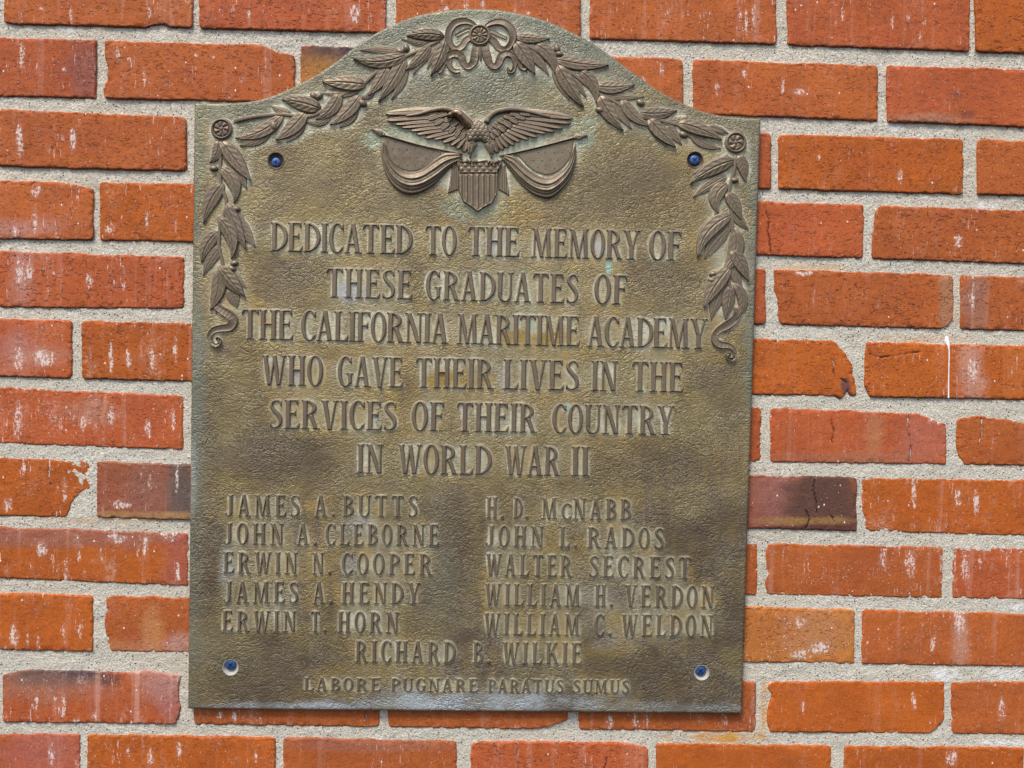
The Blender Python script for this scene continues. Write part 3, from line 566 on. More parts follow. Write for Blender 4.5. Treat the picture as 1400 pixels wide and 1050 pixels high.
def gl(ch, X, Y):
    x = SP
    if ch == 'I': return stem(X, Y, x), S_ + 2 * SP
    if ch == 'D': return mn(stem(X, Y, x), bowl(X, Y, x + S_ * .4, 0, 1, .46)), .54
    if ch in 'EF':
        r = [stem(X, Y, x, bot=True), box(X, Y, x, 1 - TH, .44, 1), sdpoly(X, Y, [(.36, 1 - TH), (.44, 1), (.44, .81), (.415, .81)]),
             box(X, Y, x, .515, .35, .515 + TH), sdpoly(X, Y, [(.29, .54), (.35, .44), (.375, .44), (.375, .645), (.35, .645)])]
        if ch == 'E': r += [box(X, Y, x, 0, .47, TH), sdpoly(X, Y, [(.37, TH), (.47, 0), (.49, .20), (.465, .20)])]
        return mn(*r), (.49 if ch == 'E' else .45)
    if ch == 'T':
        r = [stem(X, Y, .275 - S_ / 2, top=False), box(X, Y, .02, 1 - TH, .53, 1), sdpoly(X, Y, [(.02, 1), (.11, 1 - TH), (.03, .83), (0, .83)]), sdpoly(X, Y, [(.53, 1), (.44, 1 - TH), (.52, .83), (.55, .83)])]
        return mn(*r), .55
    if ch == 'H': return mn(stem(X, Y, x), stem(X, Y, x + .335), box(X, Y, x, .50, x + .4, .50 + TH)), .58
    if ch == 'L': return mn(stem(X, Y, x), box(X, Y, x, 0, .44, TH), sdpoly(X, Y, [(.33, TH), (.44, 0), (.465, .22), (.44, .22)])), .46
    if ch == 'A':
        return mn(diag(X, Y, .045, 0, .215, 1.0, .065), diag(X, Y, .36, 0, .195, 1.02, S_), box(X, Y, .11, .29, .42, .29 + TH), foot(X, Y, 0, .165), foot(X, Y, .32, .56)), .56
    if ch == 'V': return mn(diag(X, Y, .04, 1, .215, -.02, S_), diag(X, Y, .44, 1, .275, 0, .06), foot(X, Y, 0, .24, 1 - SF), foot(X, Y, .385, .56, 1 - SF)), .56
    if ch == 'W': return mn(diag(X, Y, .04, 1, .17, 0, .13), diag(X, Y, .375, 1, .235, 0, .06), diag(X, Y, .33, 1, .47, 0, .13), diag(X, Y, .68, 1, .54, 0, .055), foot(X, Y, 0, .21, 1 - SF), foot(X, Y, .62, .79, 1 - SF)), .79
    if ch == 'M': return mn(diag(X, Y, .075, 0, .09, 1, .06), diag(X, Y, .08, 1, .305, 0, .13), diag(X, Y, .52, 1, .33, 0, .055), diag(X, Y, .55, 0, .51, 1, .13), foot(X, Y, 0, .19), foot(X, Y, .49, .74), foot(X, Y, .02, .2, 1 - SF), foot(X, Y, .5, .70, 1 - SF)), .74
    if ch == 'N': return mn(box(X, Y, .08, 0, .145, 1), diag(X, Y, .06, 1, .385, 0, S_), box(X, Y, .465, 0, .53, 1), foot(X, Y, 0, .22), foot(X, Y, 0, .2, 1 - SF), foot(X, Y, .40, .60, 1 - SF)), .60
    if ch == 'O': return mx(ell(X, Y, .255, .5, .255, .515), -ell(X, Y, .255, .5, .255 - .125, .515 - .05)), .51
    if ch in 'CG':
        r = mx(ell(X, Y, .27, .5, .27, .515), -ell(X, Y, .285, .5, .27 - .125, .515 - .05))
        r = mx(r, -box(X, Y, .32, .20 if ch == 'C' else .30, .8, .80)); r = mx(r, X - .475)
        r = mn(r, sdpoly(X, Y, [(.40, .93), (.47, .985), (.485, .76), (.465, .76)]))
        if ch == 'G': r = mn(r, box(X, Y, .37, .09, .49, .43), foot(X, Y, .30, .54, .41))
        else: r = mn(r, sdpoly(X, Y, [(.38, .06), (.44, .09), (.485, .235), (.465, .235)]))
        return r, (.54 if ch == 'G' else .49)
    if ch == 'P': return mn(stem(X, Y, x), bowl(X, Y, x + S_ * .4, .45, 1, .38)), .47
    if ch == 'R': return mn(stem(X, Y, x), bowl(X, Y, x + S_ * .4, .46, 1, .37), diag(X, Y, .40, 0, .22, .5, S_ * .95), foot(X, Y, .38, .58)), .57
    if ch == 'B': return mn(stem(X, Y, x), bowl(X, Y, x + S_ * .4, .50, 1, .34), bowl(X, Y, x + S_ * .4, 0, .56, .39)), .49
    if ch == 'S': 
        r = spl(X, Y, [(.37, .80), (.33, .93), (.21, .965), (.09, .88), (.08, .73), (.18, .59), (.30, .45), (.36, .29), (.33, .12), (.21, .035), (.09, .06), (.04, .17)], [.024, .024, .03, .045, .06, .066, .070, .064, .05, .032, .026, .024])
        return mn(r, sdpoly(X, Y, [(.34, .93), (.385, .98), (.395, .77), (.375, .77)]), sdpoly(X, Y, [(.08, .08), (.03, .02), (.015, .24), (.035, .24)])), .43
    if ch == 'U': 
        r = mx(ell(X, Y, .285, .26, .235, .275), -ell(X, Y, .30, .26, .235 - .10, .275 - .055), Y - .26)
        return mn(stem(X, Y, .05, S_, bot=False, y0=.24), box(X, Y, .45, .24, .52, 1), foot(X, Y, .39, .57, 1 - SF), r), .57
    if ch == 'J': return mn(stem(X, Y, .19, .14, bot=False, y0=.22), spl(X, Y, [(.26, .30), (.25, .12), (.17, .02), (.07, .03), (.02, .12)], [.07, .066, .04, .03, .05])), .38
    if ch == 'Y': return mn(stem(X, Y, .215, top=False, y1=.45), diag(X, Y, .04, 1, .215, .42, S_), diag(X, Y, .455, 1, .30, .42, .06), foot(X, Y, 0, .23, 1 - SF), foot(X, Y, .40, .575, 1 - SF)), .575
    if ch == 'K': return mn(stem(X, Y, x), diag(X, Y, .42, 1, .18, .42, .065), diag(X, Y, .44, 0, .24, .58, S_), foot(X, Y, .38, .61), foot(X, Y, .36, .53, 1 - SF)), .60
    if ch == '.': return ell(X, Y, .075, .07, .075, .075), .15
glyphs = {}
def glyph(ch):
    if ch in glyphs: return glyphs[ch]
    k_ = 'C' if ch == 'c' else ch; st = .0135
    X, Y = np.meshgrid(np.arange(-.06, .9, st), np.arange(-.08, 1.1, st)); d, wd = gl(k_, X, Y)
    e = -d + .009; u = np.clip(e / .044, -.9, 1); Hm = np.where(u > 0, 1 - (1 - u) ** 2, 2 * u); Hm = np.maximum(Hm, -.8)
    Hm = Hm + .05 * (fbm(X * 9, Y * 9, ord(ch)) - .5) * (e > .02)
    vis = Hm > -.78; keep = vis[:-1, :-1] | vis[1:, :-1] | vis[:-1, 1:] | vis[1:, 1:]
    V3 = np.stack([X, -Hm, Y], -1).reshape(-1, 3); Q = grid_faces(*X.shape, keep); V3, Q, _ = compact(V3, Q); Q = face_out(V3, Q)
    me = mesh_from('letter', V3, Q); me.materials.append(RELIEF)
    ins = e > 0; glyphs[ch] = (me, wd, X[ins], Y[ins]); return glyphs[ch]

def words(lst, x0, y0, x1, y1, cap, gap, H, wsc=1.0):
    """lst: (text, left, right); the baseline runs from (x0,y0) to (x1,y1)"""
    sl = (y1 - y0) / (x1 - x0)
    for (txt, a, b) in lst:
        W_ = [glyph(c)[1] * (.74 if c == 'c' else 1) for c in txt]; nat = (sum(W_) * wsc + gap * (len(txt) - 1)) * cap
        kx = (b - a) / nat; xx = a
        for c, wd in zip(txt, W_):
            me, w0, rx, ry = glyph(c); cp = cap * (.74 if c == 'c' else 1)
            yb = y0 + sl * (xx - x0); p = W(xx, yb, T_PLATE); p2 = W(xx + 10, yb + sl * 10, T_PLATE); pu = W(xx, yb - cp, T_PLATE)
            ux = (p2 - p) / 10; sx = np.hypot(ux[0], ux[2]) * cap * kx * wsc; sz = np.hypot(*(pu - p)[[0, 2]])
            o = link('letter', me, RELIEF, plaque, tuple(p - OFF)); o.scale = (sx, H, sz); o.rotation_euler = (0, -math.atan2(ux[2], ux[0]), 0)
            if c == '.': o.name = 'full_stop'; o.scale = (sz, H, sz)
            log_raster(xx + rx * cap * kx * wsc, yb - ry * cp + sl * rx * cap)
            xx += (wd * wsc + gap) * cap * kx
HL, HN, HM = .0028, .0027, .0021
words([('DEDICATED', 370, 563), ('TO', 581, 624), ('THE', 639, 710), ('MEMORY', 726, 874), ('OF', 887, 931)], 370, 343.3, 931, 356.3, 40, .03, HL)
words([('THESE', 445.5, 563.5), ('GRADUATES', 582, 790.5), ('OF', 812, 857)], 455, 406.6, 835, 415.6, 40, .06, HL)
words([('THE', 330, 401), ('CALIFORNIA', 411.5, 613), ('MARITIME', 624.3, 792), ('ACADEMY', 803, 966)], 335, 463.6, 960, 476.5, 41, .01, HL)
words([('WHO', 358, 441.7), ('GAVE', 461.6, 551), ('THEIR', 568, 674), ('LIVES', 688, 791.5), ('IN', 808, 844), ('THE', 863, 934)], 360, 526, 930, 535.8, 41, .04, HL)
words([('SERVICES', 368, 542.6), ('OF', 562.6, 607), ('THEIR', 624, 733), ('COUNTRY', 754.5, 921)], 372, 585.2, 917, 594, 39.5, .05, HL)
words([('IN', 488, 524), ('WORLD', 544, 671), ('WAR', 689.7, 765), ('II', 781, 805)], 490, 646.4, 800, 650.2, 40, .05, HL)
nm = [([('JAMES', 308, 410), ('A.', 430, 458), ('BUTTS', 468.5, 571)], 310, 704.8, 571, 706, 29),
 ([('JOHN', 306, 388), ('A.', 406, 433), ('CLEBORNE', 445, 600)], 306, 743.3, 600, 745.2, 28.8),
 ([('ERWIN', 305.6, 406.6), ('N.', 427, 452), ('COOPER', 467, 590.6)], 306, 782.5, 590, 785.2, 28.8),
 ([('JAMES', 305.6, 408), ('A.', 428, 454), ('HENDY', 467, 574)], 306, 823, 574, 825, 29),
 ([('ERWIN', 304, 404.7), ('T.', 425, 445), ('HORN', 462, 545)], 304, 861.8, 545, 864.2, 28),
 ([('H.', 665, 688), ('D.', 702, 721), ('McNABB', 740, 862)], 665, 707.6, 862, 710, 28.5),
 ([('JOHN', 664, 743), ('L.', 765, 788.5), ('RADOS', 803, 907)], 664, 745.8, 907, 749.2, 28),
 ([('WALTER', 664, 781), ('SECREST', 805, 943.6)], 664, 785.4, 943, 790.2, 29),
 ([('WILLIAM', 662.6, 793), ('H.', 813, 837), ('VERDON', 854, 975.6)], 663, 826.4, 975, 830, 29.5),
 ([('WILLIAM', 661.5, 792), ('C.', 812, 835.5), ('WELDON', 849, 974)], 662, 866.4, 974, 869.4, 29),
 ([('RICHARD', 486, 622), ('B.', 646.6, 669.6), ('WILKIE', 686.7, 795)], 486, 904, 795, 907, 29)]
for (lst, x0, y0, x1, y1, cap) in nm: words(lst, x0, y0, x1, y1, cap, .20, HN)
words([('LABORE', 416, 520), ('PUGNARE', 534.5, 653), ('PARATUS', 667, 770), ('SUMUS', 783, 860)], 416, 943, 860, 946.5, 17.5, .22, HM, 1.5)

# ---- garlands.  each block converts its own enlarged survey to wall coordinates
def Z(x0, y0, s): return lambda x, y: (x0 + x / s, y0 + y / s)
def leaves(z, s, lst):
    for (bx, by, tx, ty, wd, bend, layer) in lst:
        if layer == 2:                        # the slim leaf that shows behind each broad one
            sg = 1 if (bx + ty) % 2 < 1 else -1; dx_, dy_ = tx - bx, ty - by; a_ = .17 * sg
            leaf('leaf', z(bx, by), z(bx + .88 * (dx_ * math.cos(a_) - dy_ * math.sin(a_)), by + .88 * (dx_ * math.sin(a_) + dy_ * math.cos(a_))), wd / s * .62, .05 * sg, .0017, fat=.7, sharp=1.0, ns=24)
        leaf('leaf', z(bx, by), z(tx, ty), wd / s * 1.04, bend + .02 * math.sin(bx + ty), (.0020, .0034, .0047)[layer], tilt=.22 * (1 if (bx * 7 + ty) % 2 < 1 else -1), fat=.66, sharp=1.08)
def berries(z, s, lst):
    for (x, y, r, ang) in lst: dome('berry', z(x, y), r / s * 1.25, r / s * .9, ang, .0042)
z1 = Z(260, 0, 3.5)
def stemline(z, pts, wd, s, H=.0018): band('garland_stem', [z(*p) for p in pts], wd / s, H, hollow=-.2, m=40)
stemline(z1, [(195, 585), (300, 560), (440, 548), (545, 560), (620, 540), (720, 460), (820, 410), (900, 340), (1000, 285), (1100, 240), (1215, 185)], 16, 3.5)
leaves(z1, 3.5, [(1150, 212, 1012, 188, 26, -.03, 0), (1218, 178, 1035, 178, 56, .04, 2), (1165, 235, 1065, 358, 40, .05, 0), (1150, 212, 1026, 342, 50, -.06, 1), (1225, 190, 1150, 365, 62, -.05, 2),
 (1040, 262, 780, 282, 62, -.12, 2), (1020, 285, 962, 476, 46, -.12, 0), (1030, 275, 900, 488, 66, -.02, 1), (945, 315, 850, 458, 58, -.08, 1), (880, 420, 805, 466, 30, -.25, 0),
 (845, 408, 632, 392, 70, .02, 2), (815, 432, 634, 444, 34, -.08, 0), (790, 500, 714, 612, 52, -.12, 0), (815, 452, 668, 598, 66, -.06, 1), (715, 445, 600, 575, 62, -.15, 1), (680, 540, 548, 580, 34, -.20, 0),
 (628, 525, 440, 480, 72, .02, 2), (485, 542, 385, 504, 34, -.08, 0), (545, 575, 458, 682, 44, -.08, 0), (555, 535, 410, 670, 70, -.06, 1), (395, 600, 235, 697, 44, -.12, 0), (445, 548, 216, 660, 62, -.10, 1)])
berries(z1, 3.5, [(1035, 232, 18, 1.4), (1005, 248, 18, .1), (825, 495, 20, .6), (618, 462, 18, -.8), (592, 460, 18, .8), (402, 605, 22, 1.4)])
z4 = Z(260, 150, 3)
stemline(z4, [(122, 125), (125, 200), (125, 300), (150, 385), (125, 470), (118, 560), (135, 640), (120, 720), (110, 810)], 13, 3)
leaves(z4, 3, [(150, 215, 232, 325, 46, -.06, 0), (128, 128, 252, 292, 58, .02, 2), (118, 125, 80, 220, 44, -.12, 1), (118, 235, 180, 388, 56, -.20, 1), (140, 300, 56, 468, 58, .10, 1),
 (190, 440, 268, 558, 52, .03, 0), (148, 380, 232, 575, 52, .00, 2), (110, 440, 170, 615, 56, -.18, 2), (128, 560, 54, 682, 44, .06, 0), (118, 500, 48, 630, 52, .10, 1),
 (160, 735, 193, 812, 50, -.02, 0), (118, 640, 228, 767, 60, .04, 2), (140, 720, 110, 838, 44, .18, 0), (115, 650, 82, 822, 56, -.12, 1)])
berries(z4, 3, [(98, 242, 15, 0), (190, 408, 15, .1), (182, 630, 15, -.2), (172, 652, 15, .4)])
band('ribbon_tail', [z4(*p) for p in [(95, 790), (125, 818), (160, 840), (178, 862), (165, 890), (130, 896), (98, 905), (80, 930), (92, 958), (112, 966), (126, 950), (116, 936), (106, 944)]], [7, 9.5, 11, 12, 12, 11, 10, 9, 7, 5, 4.5, 3.5, 2], [.0022, .003, .0036, .0038, .0036, .003, .0032, .003, .0034, .0036, .0038, .004, .0038], stripes=22, m=90)
z2 = Z(640, 0, 10 / 3)
stemline(z2, [(205, 185), (290, 220), (380, 280), (480, 340), (580, 420), (660, 460), (780, 530), (880, 550), (1000, 580), (1100, 590), (1180, 615)], 15, 10 / 3)
leaves(z2, 10 / 3, [(212, 168, 372, 176, 42, .06, 1), (250, 205, 368, 342, 46, -.06, 0), (212, 190, 305, 340, 66, .00, 2), (300, 205, 395, 340, 58, -.16, 1), (392, 268, 640, 296, 56, .05, 1),
 (395, 285, 462, 458, 42, .08, 0), (405, 295, 527, 490, 66, .02, 2), (505, 325, 582, 472, 52, -.16, 1), (600, 425, 802, 440, 34, .05, 0), (578, 392, 757, 384, 56, .06, 1),
 (660, 455, 747, 588, 44, .04, 0), (595, 435, 706, 598, 62, .06, 2), (700, 450, 832, 576, 52, .10, 1), (880, 552, 1002, 530, 36, .08, 0), (780, 515, 952, 505, 56, .06, 1),
 (905, 565, 975, 662, 42, .00, 0), (820, 540, 946, 672, 60, .02, 2), (1010, 605, 1152, 676, 42, .08, 0), (950, 562, 1156, 638, 58, -.02, 2), (1090, 575, 1190, 612, 22, -.05, 0)])
berries(z2, 10 / 3, [(405, 225, 18, 1.3), (415, 248, 17, .2), (785, 470, 18, .5), (600, 503, 18, .3), (980, 615, 18, .5)])
z5 = Z(930, 150, 2.917)
stemline(z5, [(222, 170), (215, 240), (195, 320), (205, 420), (208, 500), (200, 600), (195, 690), (215, 760)], 13, 2.917)
leaves(z5, 2.917, [(232, 178, 256, 286, 44, -.06, 1), (188, 262, 50, 350, 40, .04, 0), (218, 202, 38, 296, 56, .08, 2), (190, 180, 178, 215, 22, .1, 0), (190, 295, 150, 415, 56, .22, 1), (150, 400, 168, 438, 20, .3, 0),
 (205, 400, 271, 478, 38, .05, 0), (182, 328, 242, 440, 48, -.05, 1), (200, 462, 95, 594, 50, .06, 0), (205, 420, 65, 588, 60, .12, 2), (212, 470, 155, 655, 58, -.18, 1),
 (205, 600, 248, 722, 42, .05, 0), (202, 555, 272, 686, 52, -.05, 2), (192, 675, 122, 840, 54, .04, 0), (198, 625, 92, 787, 60, .06, 2), (198, 700, 178, 838, 46, .00, 1), (210, 690, 218, 840, 40, -.25, 1)])
berries(z5, 2.917, [(216, 282, 14, 0), (150, 455, 15, .2), (130, 655, 14, -.2), (125, 680, 14, .1)])
zt = Z(940, 400, 9.55)
band('ribbon_tail', [zt(*p) for p in [(640, 180), (650, 260), (610, 350), (500, 430), (400, 490), (350, 560), (365, 640), (430, 680), (520, 690), (590, 730), (615, 800), (590, 865), (530, 865), (500, 820), (540, 800), (555, 830)]], [8, 10, 11, 12, 12, 10, 8, 9, 10, 9, 7, 5.5, 5, 4, 3, 2], [.0030, .0036, .003, .0034, .0036, .0028, .0026, .003, .0034, .0032, .0034, .0036, .0038, .0040, .0042, .004], stripes=26, m=100)

# ---- centre bow
zb = Z(560, 0, 7)
band('bow_loop', [zb(*p) for p in [(625, 300), (560, 285), (500, 310), (440, 345)]], [5, 5, 4], .0018)
band('bow_loop', [zb(*p) for p in [(720, 290), (800, 310), (860, 340), (930, 370)]], [5, 5, 4], .0018)
band('bow_loop', [zb(*p) for p in [(640, 262), (590, 222), (520, 205), (440, 225), (385, 290), (372, 370), (400, 440), (450, 472), (505, 440), (540, 385), (610, 350)]], [4, 7, 9, 10, 10, 9, 8, 7, 9, 9, 7], [.0036, .0034, .003, .0036, .0040, .0042, .0038, .0030, .0024, .0024, .003], m=80, stripes=0)
band('bow_loop', [zb(*p) for p in [(720, 262), (780, 225), (860, 210), (930, 235), (980, 300), (985, 380), (950, 450), (900, 475), (850, 455), (810, 400), (740, 350)]], [4, 7, 9, 10, 10, 9, 8, 7, 9, 9, 7], [.0036, .0034, .003, .0036, .0040, .0042, .0038, .0030, .0024, .0024, .003], m=80, stripes=0)
band('ribbon_tail', [zb(*p) for p in [(635, 430), (625, 520), (610, 600), (560, 640), (520, 610), (490, 540), (430, 515), (370, 540), (330, 600), (300, 670), (265, 700)]], [9, 10, 11, 9, 8, 10, 11, 10, 8, 6, 5], [.0022, .0036, .0036, .0026, .0022, .0032, .0036, .0038, .0034, .003, .0032], m=80, stripes=12)
band('ribbon_tail', [zb(*p) for p in [(385, 560), (375, 610), (400, 660), (440, 685), (485, 680)]], [6, 7, 6.5, 5.5, 4.5], .0034)
band('ribbon_tail', [zb(*p) for p in [(715, 430), (735, 520), (760, 600), (810, 640), (850, 610), (880, 540), (930, 515), (985, 540), (1005, 600), (995, 670), (960, 695), (940, 665), (955, 650)]], [9, 10, 11, 9, 8, 10, 11, 9, 7, 6, 5, 4, 3], [.0022, .0036, .0036, .0026, .0022, .0032, .0036, .0036, .0034, .0034, .0036, .0036, .0036], m=80, stripes=12)
band('ribbon_tail', [zb(*p) for p in [(1000, 530), (1040, 580), (1060, 640), (1090, 665), (1115, 650)]], [5, 6, 6, 5, 4], .0032)
leaf('ribbon_knot', zb(672, 425), zb(680, 595), 4.2, 0, .0030, veins=0)

def rosette(c, r, petals, star):
    rr = np.r_[0.001, np.linspace(.06, .98, 24), 1.0, 1.1]; th = np.linspace(0, 2 * np.pi, 96, endpoint=False); R_, Th = np.meshgrid(rr, th, indexing='ij')
    H = .0036 - .0018 * np.exp(-((R_ - .0) / 3) ** 2) * 0
    Hm = .0022 + .0016 * np.exp(-((R_ - .88) / .10) ** 4) + .0014 * np.exp(-(R_ / .16) ** 4)
    pet = np.abs(np.cos(petals * Th / 2)) if not star else np.abs(np.cos(petals * Th / 2 + .4 * np.sin(6 * R_)))
    Hm = Hm + .0013 * sstep(.18, .3, R_) * sstep(.76, .62, R_) * pet ** 1.2 - .0012 * np.exp(-((R_ - .76) / .035) ** 2) - .0006 * np.exp(-(R_ / .05) ** 2)
    Hm = np.where(R_ > 1.05, -.0006, Hm); Hm = np.where((R_ > .985) & (R_ <= 1.05), .0030, Hm)
    patch('rosette', c[0] + r * R_ * np.cos(Th), c[1] + r * R_ * np.sin(Th), Hm, wrap=True)
rosette((656, 48.6), 14.4, 10, False); rosette((303.4, 176.6), 14.2, 7, True); rosette((1005.4, 195), 14.2, 6, True)

# ---- eagle, shield and draped flags
ze = Z(490, 130, 4.1176)
def E(l): return [ze(*p) for p in l]
def flag(field_pts, outer, inner, pole, tip, knob, seed):
    def fh(X, Y, e):
        return .0013 + .0004 * (fbm(X / 9, Y / 9, seed) - .5) + 0 * X
    fo = field('flag', E(field_pts), fh, .9, wall_=1.0)
    fo['label'] = 'small draped flag with stars'
    rs = np.random.RandomState(seed); O = np.array(E(field_pts)); c0 = O.mean(0)
    for i in range(4):
        for j in range(7):
            p = rs.uniform(-1.2, 1.2, 2) + np.array([O[:, 0].min() + (j + .5 + .5 * (i % 2)) * (np.ptp(O[:, 0])) / 7.5, O[:, 1].min() + (i + .6) * np.ptp(O[:, 1]) / 4.4])
            if sdpoly(p[:1], p[1:], O)[0] < -2.6: dome('star', p, 1.3, H=.0020, parent=fo)
    po, pi_ = catmull(E(outer), 60), catmull(E(inner), 60); tt = np.r_[-.04, 0, .02, np.linspace(.05, .95, 24), .98, 1.0, 1.04]
    S, Tt = np.meshgrid(np.linspace(0, 1, 60), tt, indexing='ij')
    PXx = pi_[:, 0][:, None] * (1 - Tt) + po[:, 0][:, None] * Tt; PYy = pi_[:, 1][:, None] * (1 - Tt) + po[:, 1][:, None] * Tt
    Hm = .0022 + .0036 * np.sin(np.pi * np.clip(Tt, 0, 1)) ** .7 * (.45 + .55 * np.sin(np.pi * S) ** .8)
    ph = Tt + .10 * np.sin(np.pi * S) + .03 * np.sin(5 * S)
    Hm = Hm + (.0007 * np.sin(2 * np.pi * 2.9 * ph) + .0006 * np.sin(2 * np.pi * 6.7 * ph + 1)) * np.sin(np.pi * np.clip(Tt, 0, 1)) ** .5
    Hm = np.where((Tt < -.01) | (Tt > 1.01), -.0006, Hm); Hm[0] = -.0006; Hm[-1] = -.0006
    patch('drape', PXx, PYy, Hm)
    band('flag_pole', E(pole), 2.0, .0024, hollow=-.4, m=40)
    leaf('spearhead', ze(*knob), ze(*tip), 7.5, 0, .0036, veins=0, fat=.45, sharp=1.1); dome('knob', ze(*knob), 3.2, H=.0034)
flag([(148, 232), (250, 262), (350, 292), (462, 322), (435, 372), (385, 408), (300, 432), (225, 410), (170, 350)],
     [(142, 245), (128, 330), (150, 430), (195, 510), (265, 556), (345, 550), (430, 500), (520, 410), (590, 365)], [(158, 290), (185, 370), (235, 420), (300, 438), (370, 412), (430, 362), (480, 330), (530, 326), (580, 332)],
     [(140, 225), (350, 285), (590, 335)], (72, 192), (142, 226), 5)
flag([(1215, 245), (1120, 272), (1010, 300), (870, 335), (905, 350), (950, 400), (1010, 440), (1075, 450), (1140, 420), (1195, 350)],
     [(1222, 262), (1224, 360), (1190, 470), (1130, 545), (1070, 580), (990, 560), (910, 495), (850, 420), (805, 358)], [(1212, 300), (1180, 390), (1130, 440), (1075, 470), (1010, 455), (950, 415), (905, 370), (870, 345), (815, 338)],
     [(1220, 240), (1000, 298), (790, 345)], (1290, 228), (1218, 242), 6)
def tas(X, Y, e): return .0018 + .0007 * np.sin(X * 2.1) + 0 * X
field('flag_end', E([(528, 392), (560, 378), (566, 450), (566, 535), (535, 545), (500, 556), (512, 500)]), tas, .8, smooth=False)
field('flag_end', E([(788, 400), (828, 392), (836, 450), (852, 572), (820, 552), (786, 535)]), tas, .8, smooth=False)
def shield_h(X, Y, e):
    zx = (X - 490) * 4.1176; zy = (Y - 130) * 4.1176
    Hm = .0034 + 0 * X + .0009 * sstep(2.6, 1.2, e)
    st = np.sin((zx - 568) / 216 * 2 * np.pi * 7 ); Hm = Hm + np.where(zy > 452, .00085 * np.clip(st * 2, -1, 1) * sstep(1.6, 2.6, e), 0)
    Hm = Hm - .0008 * np.exp(-((zy - 447) / 6) ** 2) + np.where(zy < 440, .0007 * (np.sin(zx / 6.5) * np.sin(zy / 6.5) > .35), 0)
    return Hm + .0010 * np.exp(-((zx - 675) / 90) ** 2)
so_ = field('shield', E([(556, 362), (590, 374), (630, 366), (675, 374), (720, 366), (770, 374), (810, 362), (806, 392), (785, 430), (784, 500), (780, 560), (752, 612), (706, 636), (672, 662), (638, 634), (590, 602), (566, 550), (566, 500), (570, 430), (556, 395)]), shield_h, .55, smooth=False, wall_=1.0)
so_['label'] = 'striped shield under the eagle'

def wing(arm, prim, cov, side):
    wo = band('eagle_wing', E(arm), [2.5, 4.5, 5.5, 6.5, 7, 7], [.0028, .0036, .0042, .0048, .0050, .0048], hollow=-.25, m=50)
    for i, (b, t, wd) in enumerate(prim): leaf('feather', ze(*b), ze(*t), wd * 1.15 / 4.1176, .02 * side, .0026 + .00009 * i, tilt=-.9 * side, veins=0, parent=wo, fat=.25, sharp=.45, ns=18, base_h=1)
    for i, (b, t, wd) in enumerate(cov): leaf('feather', ze(*b), ze(*t), wd / 4.1176, 0, .0040 + .00005 * (i % 7), tilt=-.5 * side, veins=0, parent=wo, fat=.3, sharp=.32, ns=14, base_h=1)
wing([(262, 122), (340, 110), (410, 90), (480, 80), (545, 96), (590, 130), (610, 170)],
     [((480, 96), (152, 104), 40), ((490, 116), (162, 142), 40), ((500, 134), (205, 165), 40), ((510, 150), (240, 182), 40), ((520, 165), (290, 200), 40), ((530, 180), (325, 220), 40), ((540, 192), (372, 242), 40), ((555, 205), (420, 248), 40), ((570, 218), (470, 266), 40), ((580, 226), (515, 285), 38), ((592, 236), (550, 305), 38), ((604, 248), (592, 325), 36)],
     [((455, 112), (388, 134), 42), ((480, 130), (422, 165), 44), ((512, 150), (458, 192), 44), ((540, 172), (500, 214), 44), ((568, 192), (536, 236), 44), ((594, 212), (566, 252), 42), ((612, 225), (596, 262), 38),
      ((505, 100), (440, 118), 38), ((530, 122), (476, 148), 40), ((562, 145), (512, 176), 40), ((590, 168), (548, 202), 40), ((612, 190), (580, 224), 38)], 1)
wing([(1085, 130), (1000, 106), (920, 88), (840, 84), (775, 98), (735, 128), (718, 165)],
     [((900, 100), (1208, 130), 40), ((890, 118), (1195, 158), 40), ((880, 134), (1150, 186), 40), ((870, 148), (1105, 205), 40), ((860, 162), (1060, 216), 40), ((848, 176), (1010, 236), 40), ((835, 190), (960, 250), 40), ((820, 202), (912, 262), 40), ((808, 214), (880, 284), 38), ((795, 226), (845, 298), 38), ((782, 238), (815, 312), 36), ((765, 250), (784, 328), 36)],
     [((905, 98), (975, 108), 38), ((880, 112), (945, 130), 42), ((850, 128), (905, 154), 42), ((818, 148), (868, 180), 42), ((790, 170), (832, 206), 42), ((765, 192), (802, 228), 42), ((748, 212), (776, 248), 38),
      ((850, 100), (910, 108), 38), ((815, 112), (868, 130), 40), ((785, 134), (832, 158), 40), ((755, 158), (800, 186), 40), ((735, 182), (770, 212), 38)], -1)
def bodyh(X, Y, e):
    zx = (X - 490) * 4.1176; zy = (Y - 130) * 4.1176
    r = np.clip(e / 10, 0, 1); row = np.floor(zy / 20); sx = (zx + 14 * (row % 2)) / 28; fx = sx - np.floor(sx) - .5; fy = zy / 20 - row
    sc_ = sstep(.62, .30, np.hypot(fx * 1.2, (fy - .45) * .8))
    return .0040 + .0032 * np.sqrt(r) + .0006 * sc_ * sstep(1, 3, e)
field('eagle_body', E([(600, 150), (622, 138), (655, 138), (700, 152), (728, 175), (742, 215), (745, 265), (715, 275), (690, 262), (665, 262), (640, 272), (615, 262), (604, 215), (598, 180)]), bodyh, .6)
ho = dome('eagle_head', ze(552, 112), 6.6, 5.2, .2, .0115, mat=RUBBED)
band('eagle_neck', E([(520, 122), (540, 108), (565, 112), (590, 135), (612, 160), (640, 190)]), [5, 9, 11, 12, 14, 14], [.0065, .0085, .0088, .0078, .0068, .0055], hollow=-.35, m=40, mat=RUBBED)
leaf('beak', ze(540, 118), ze(498, 128), 6.5, .12, .0100, veins=0, parent=ho, fat=.3)
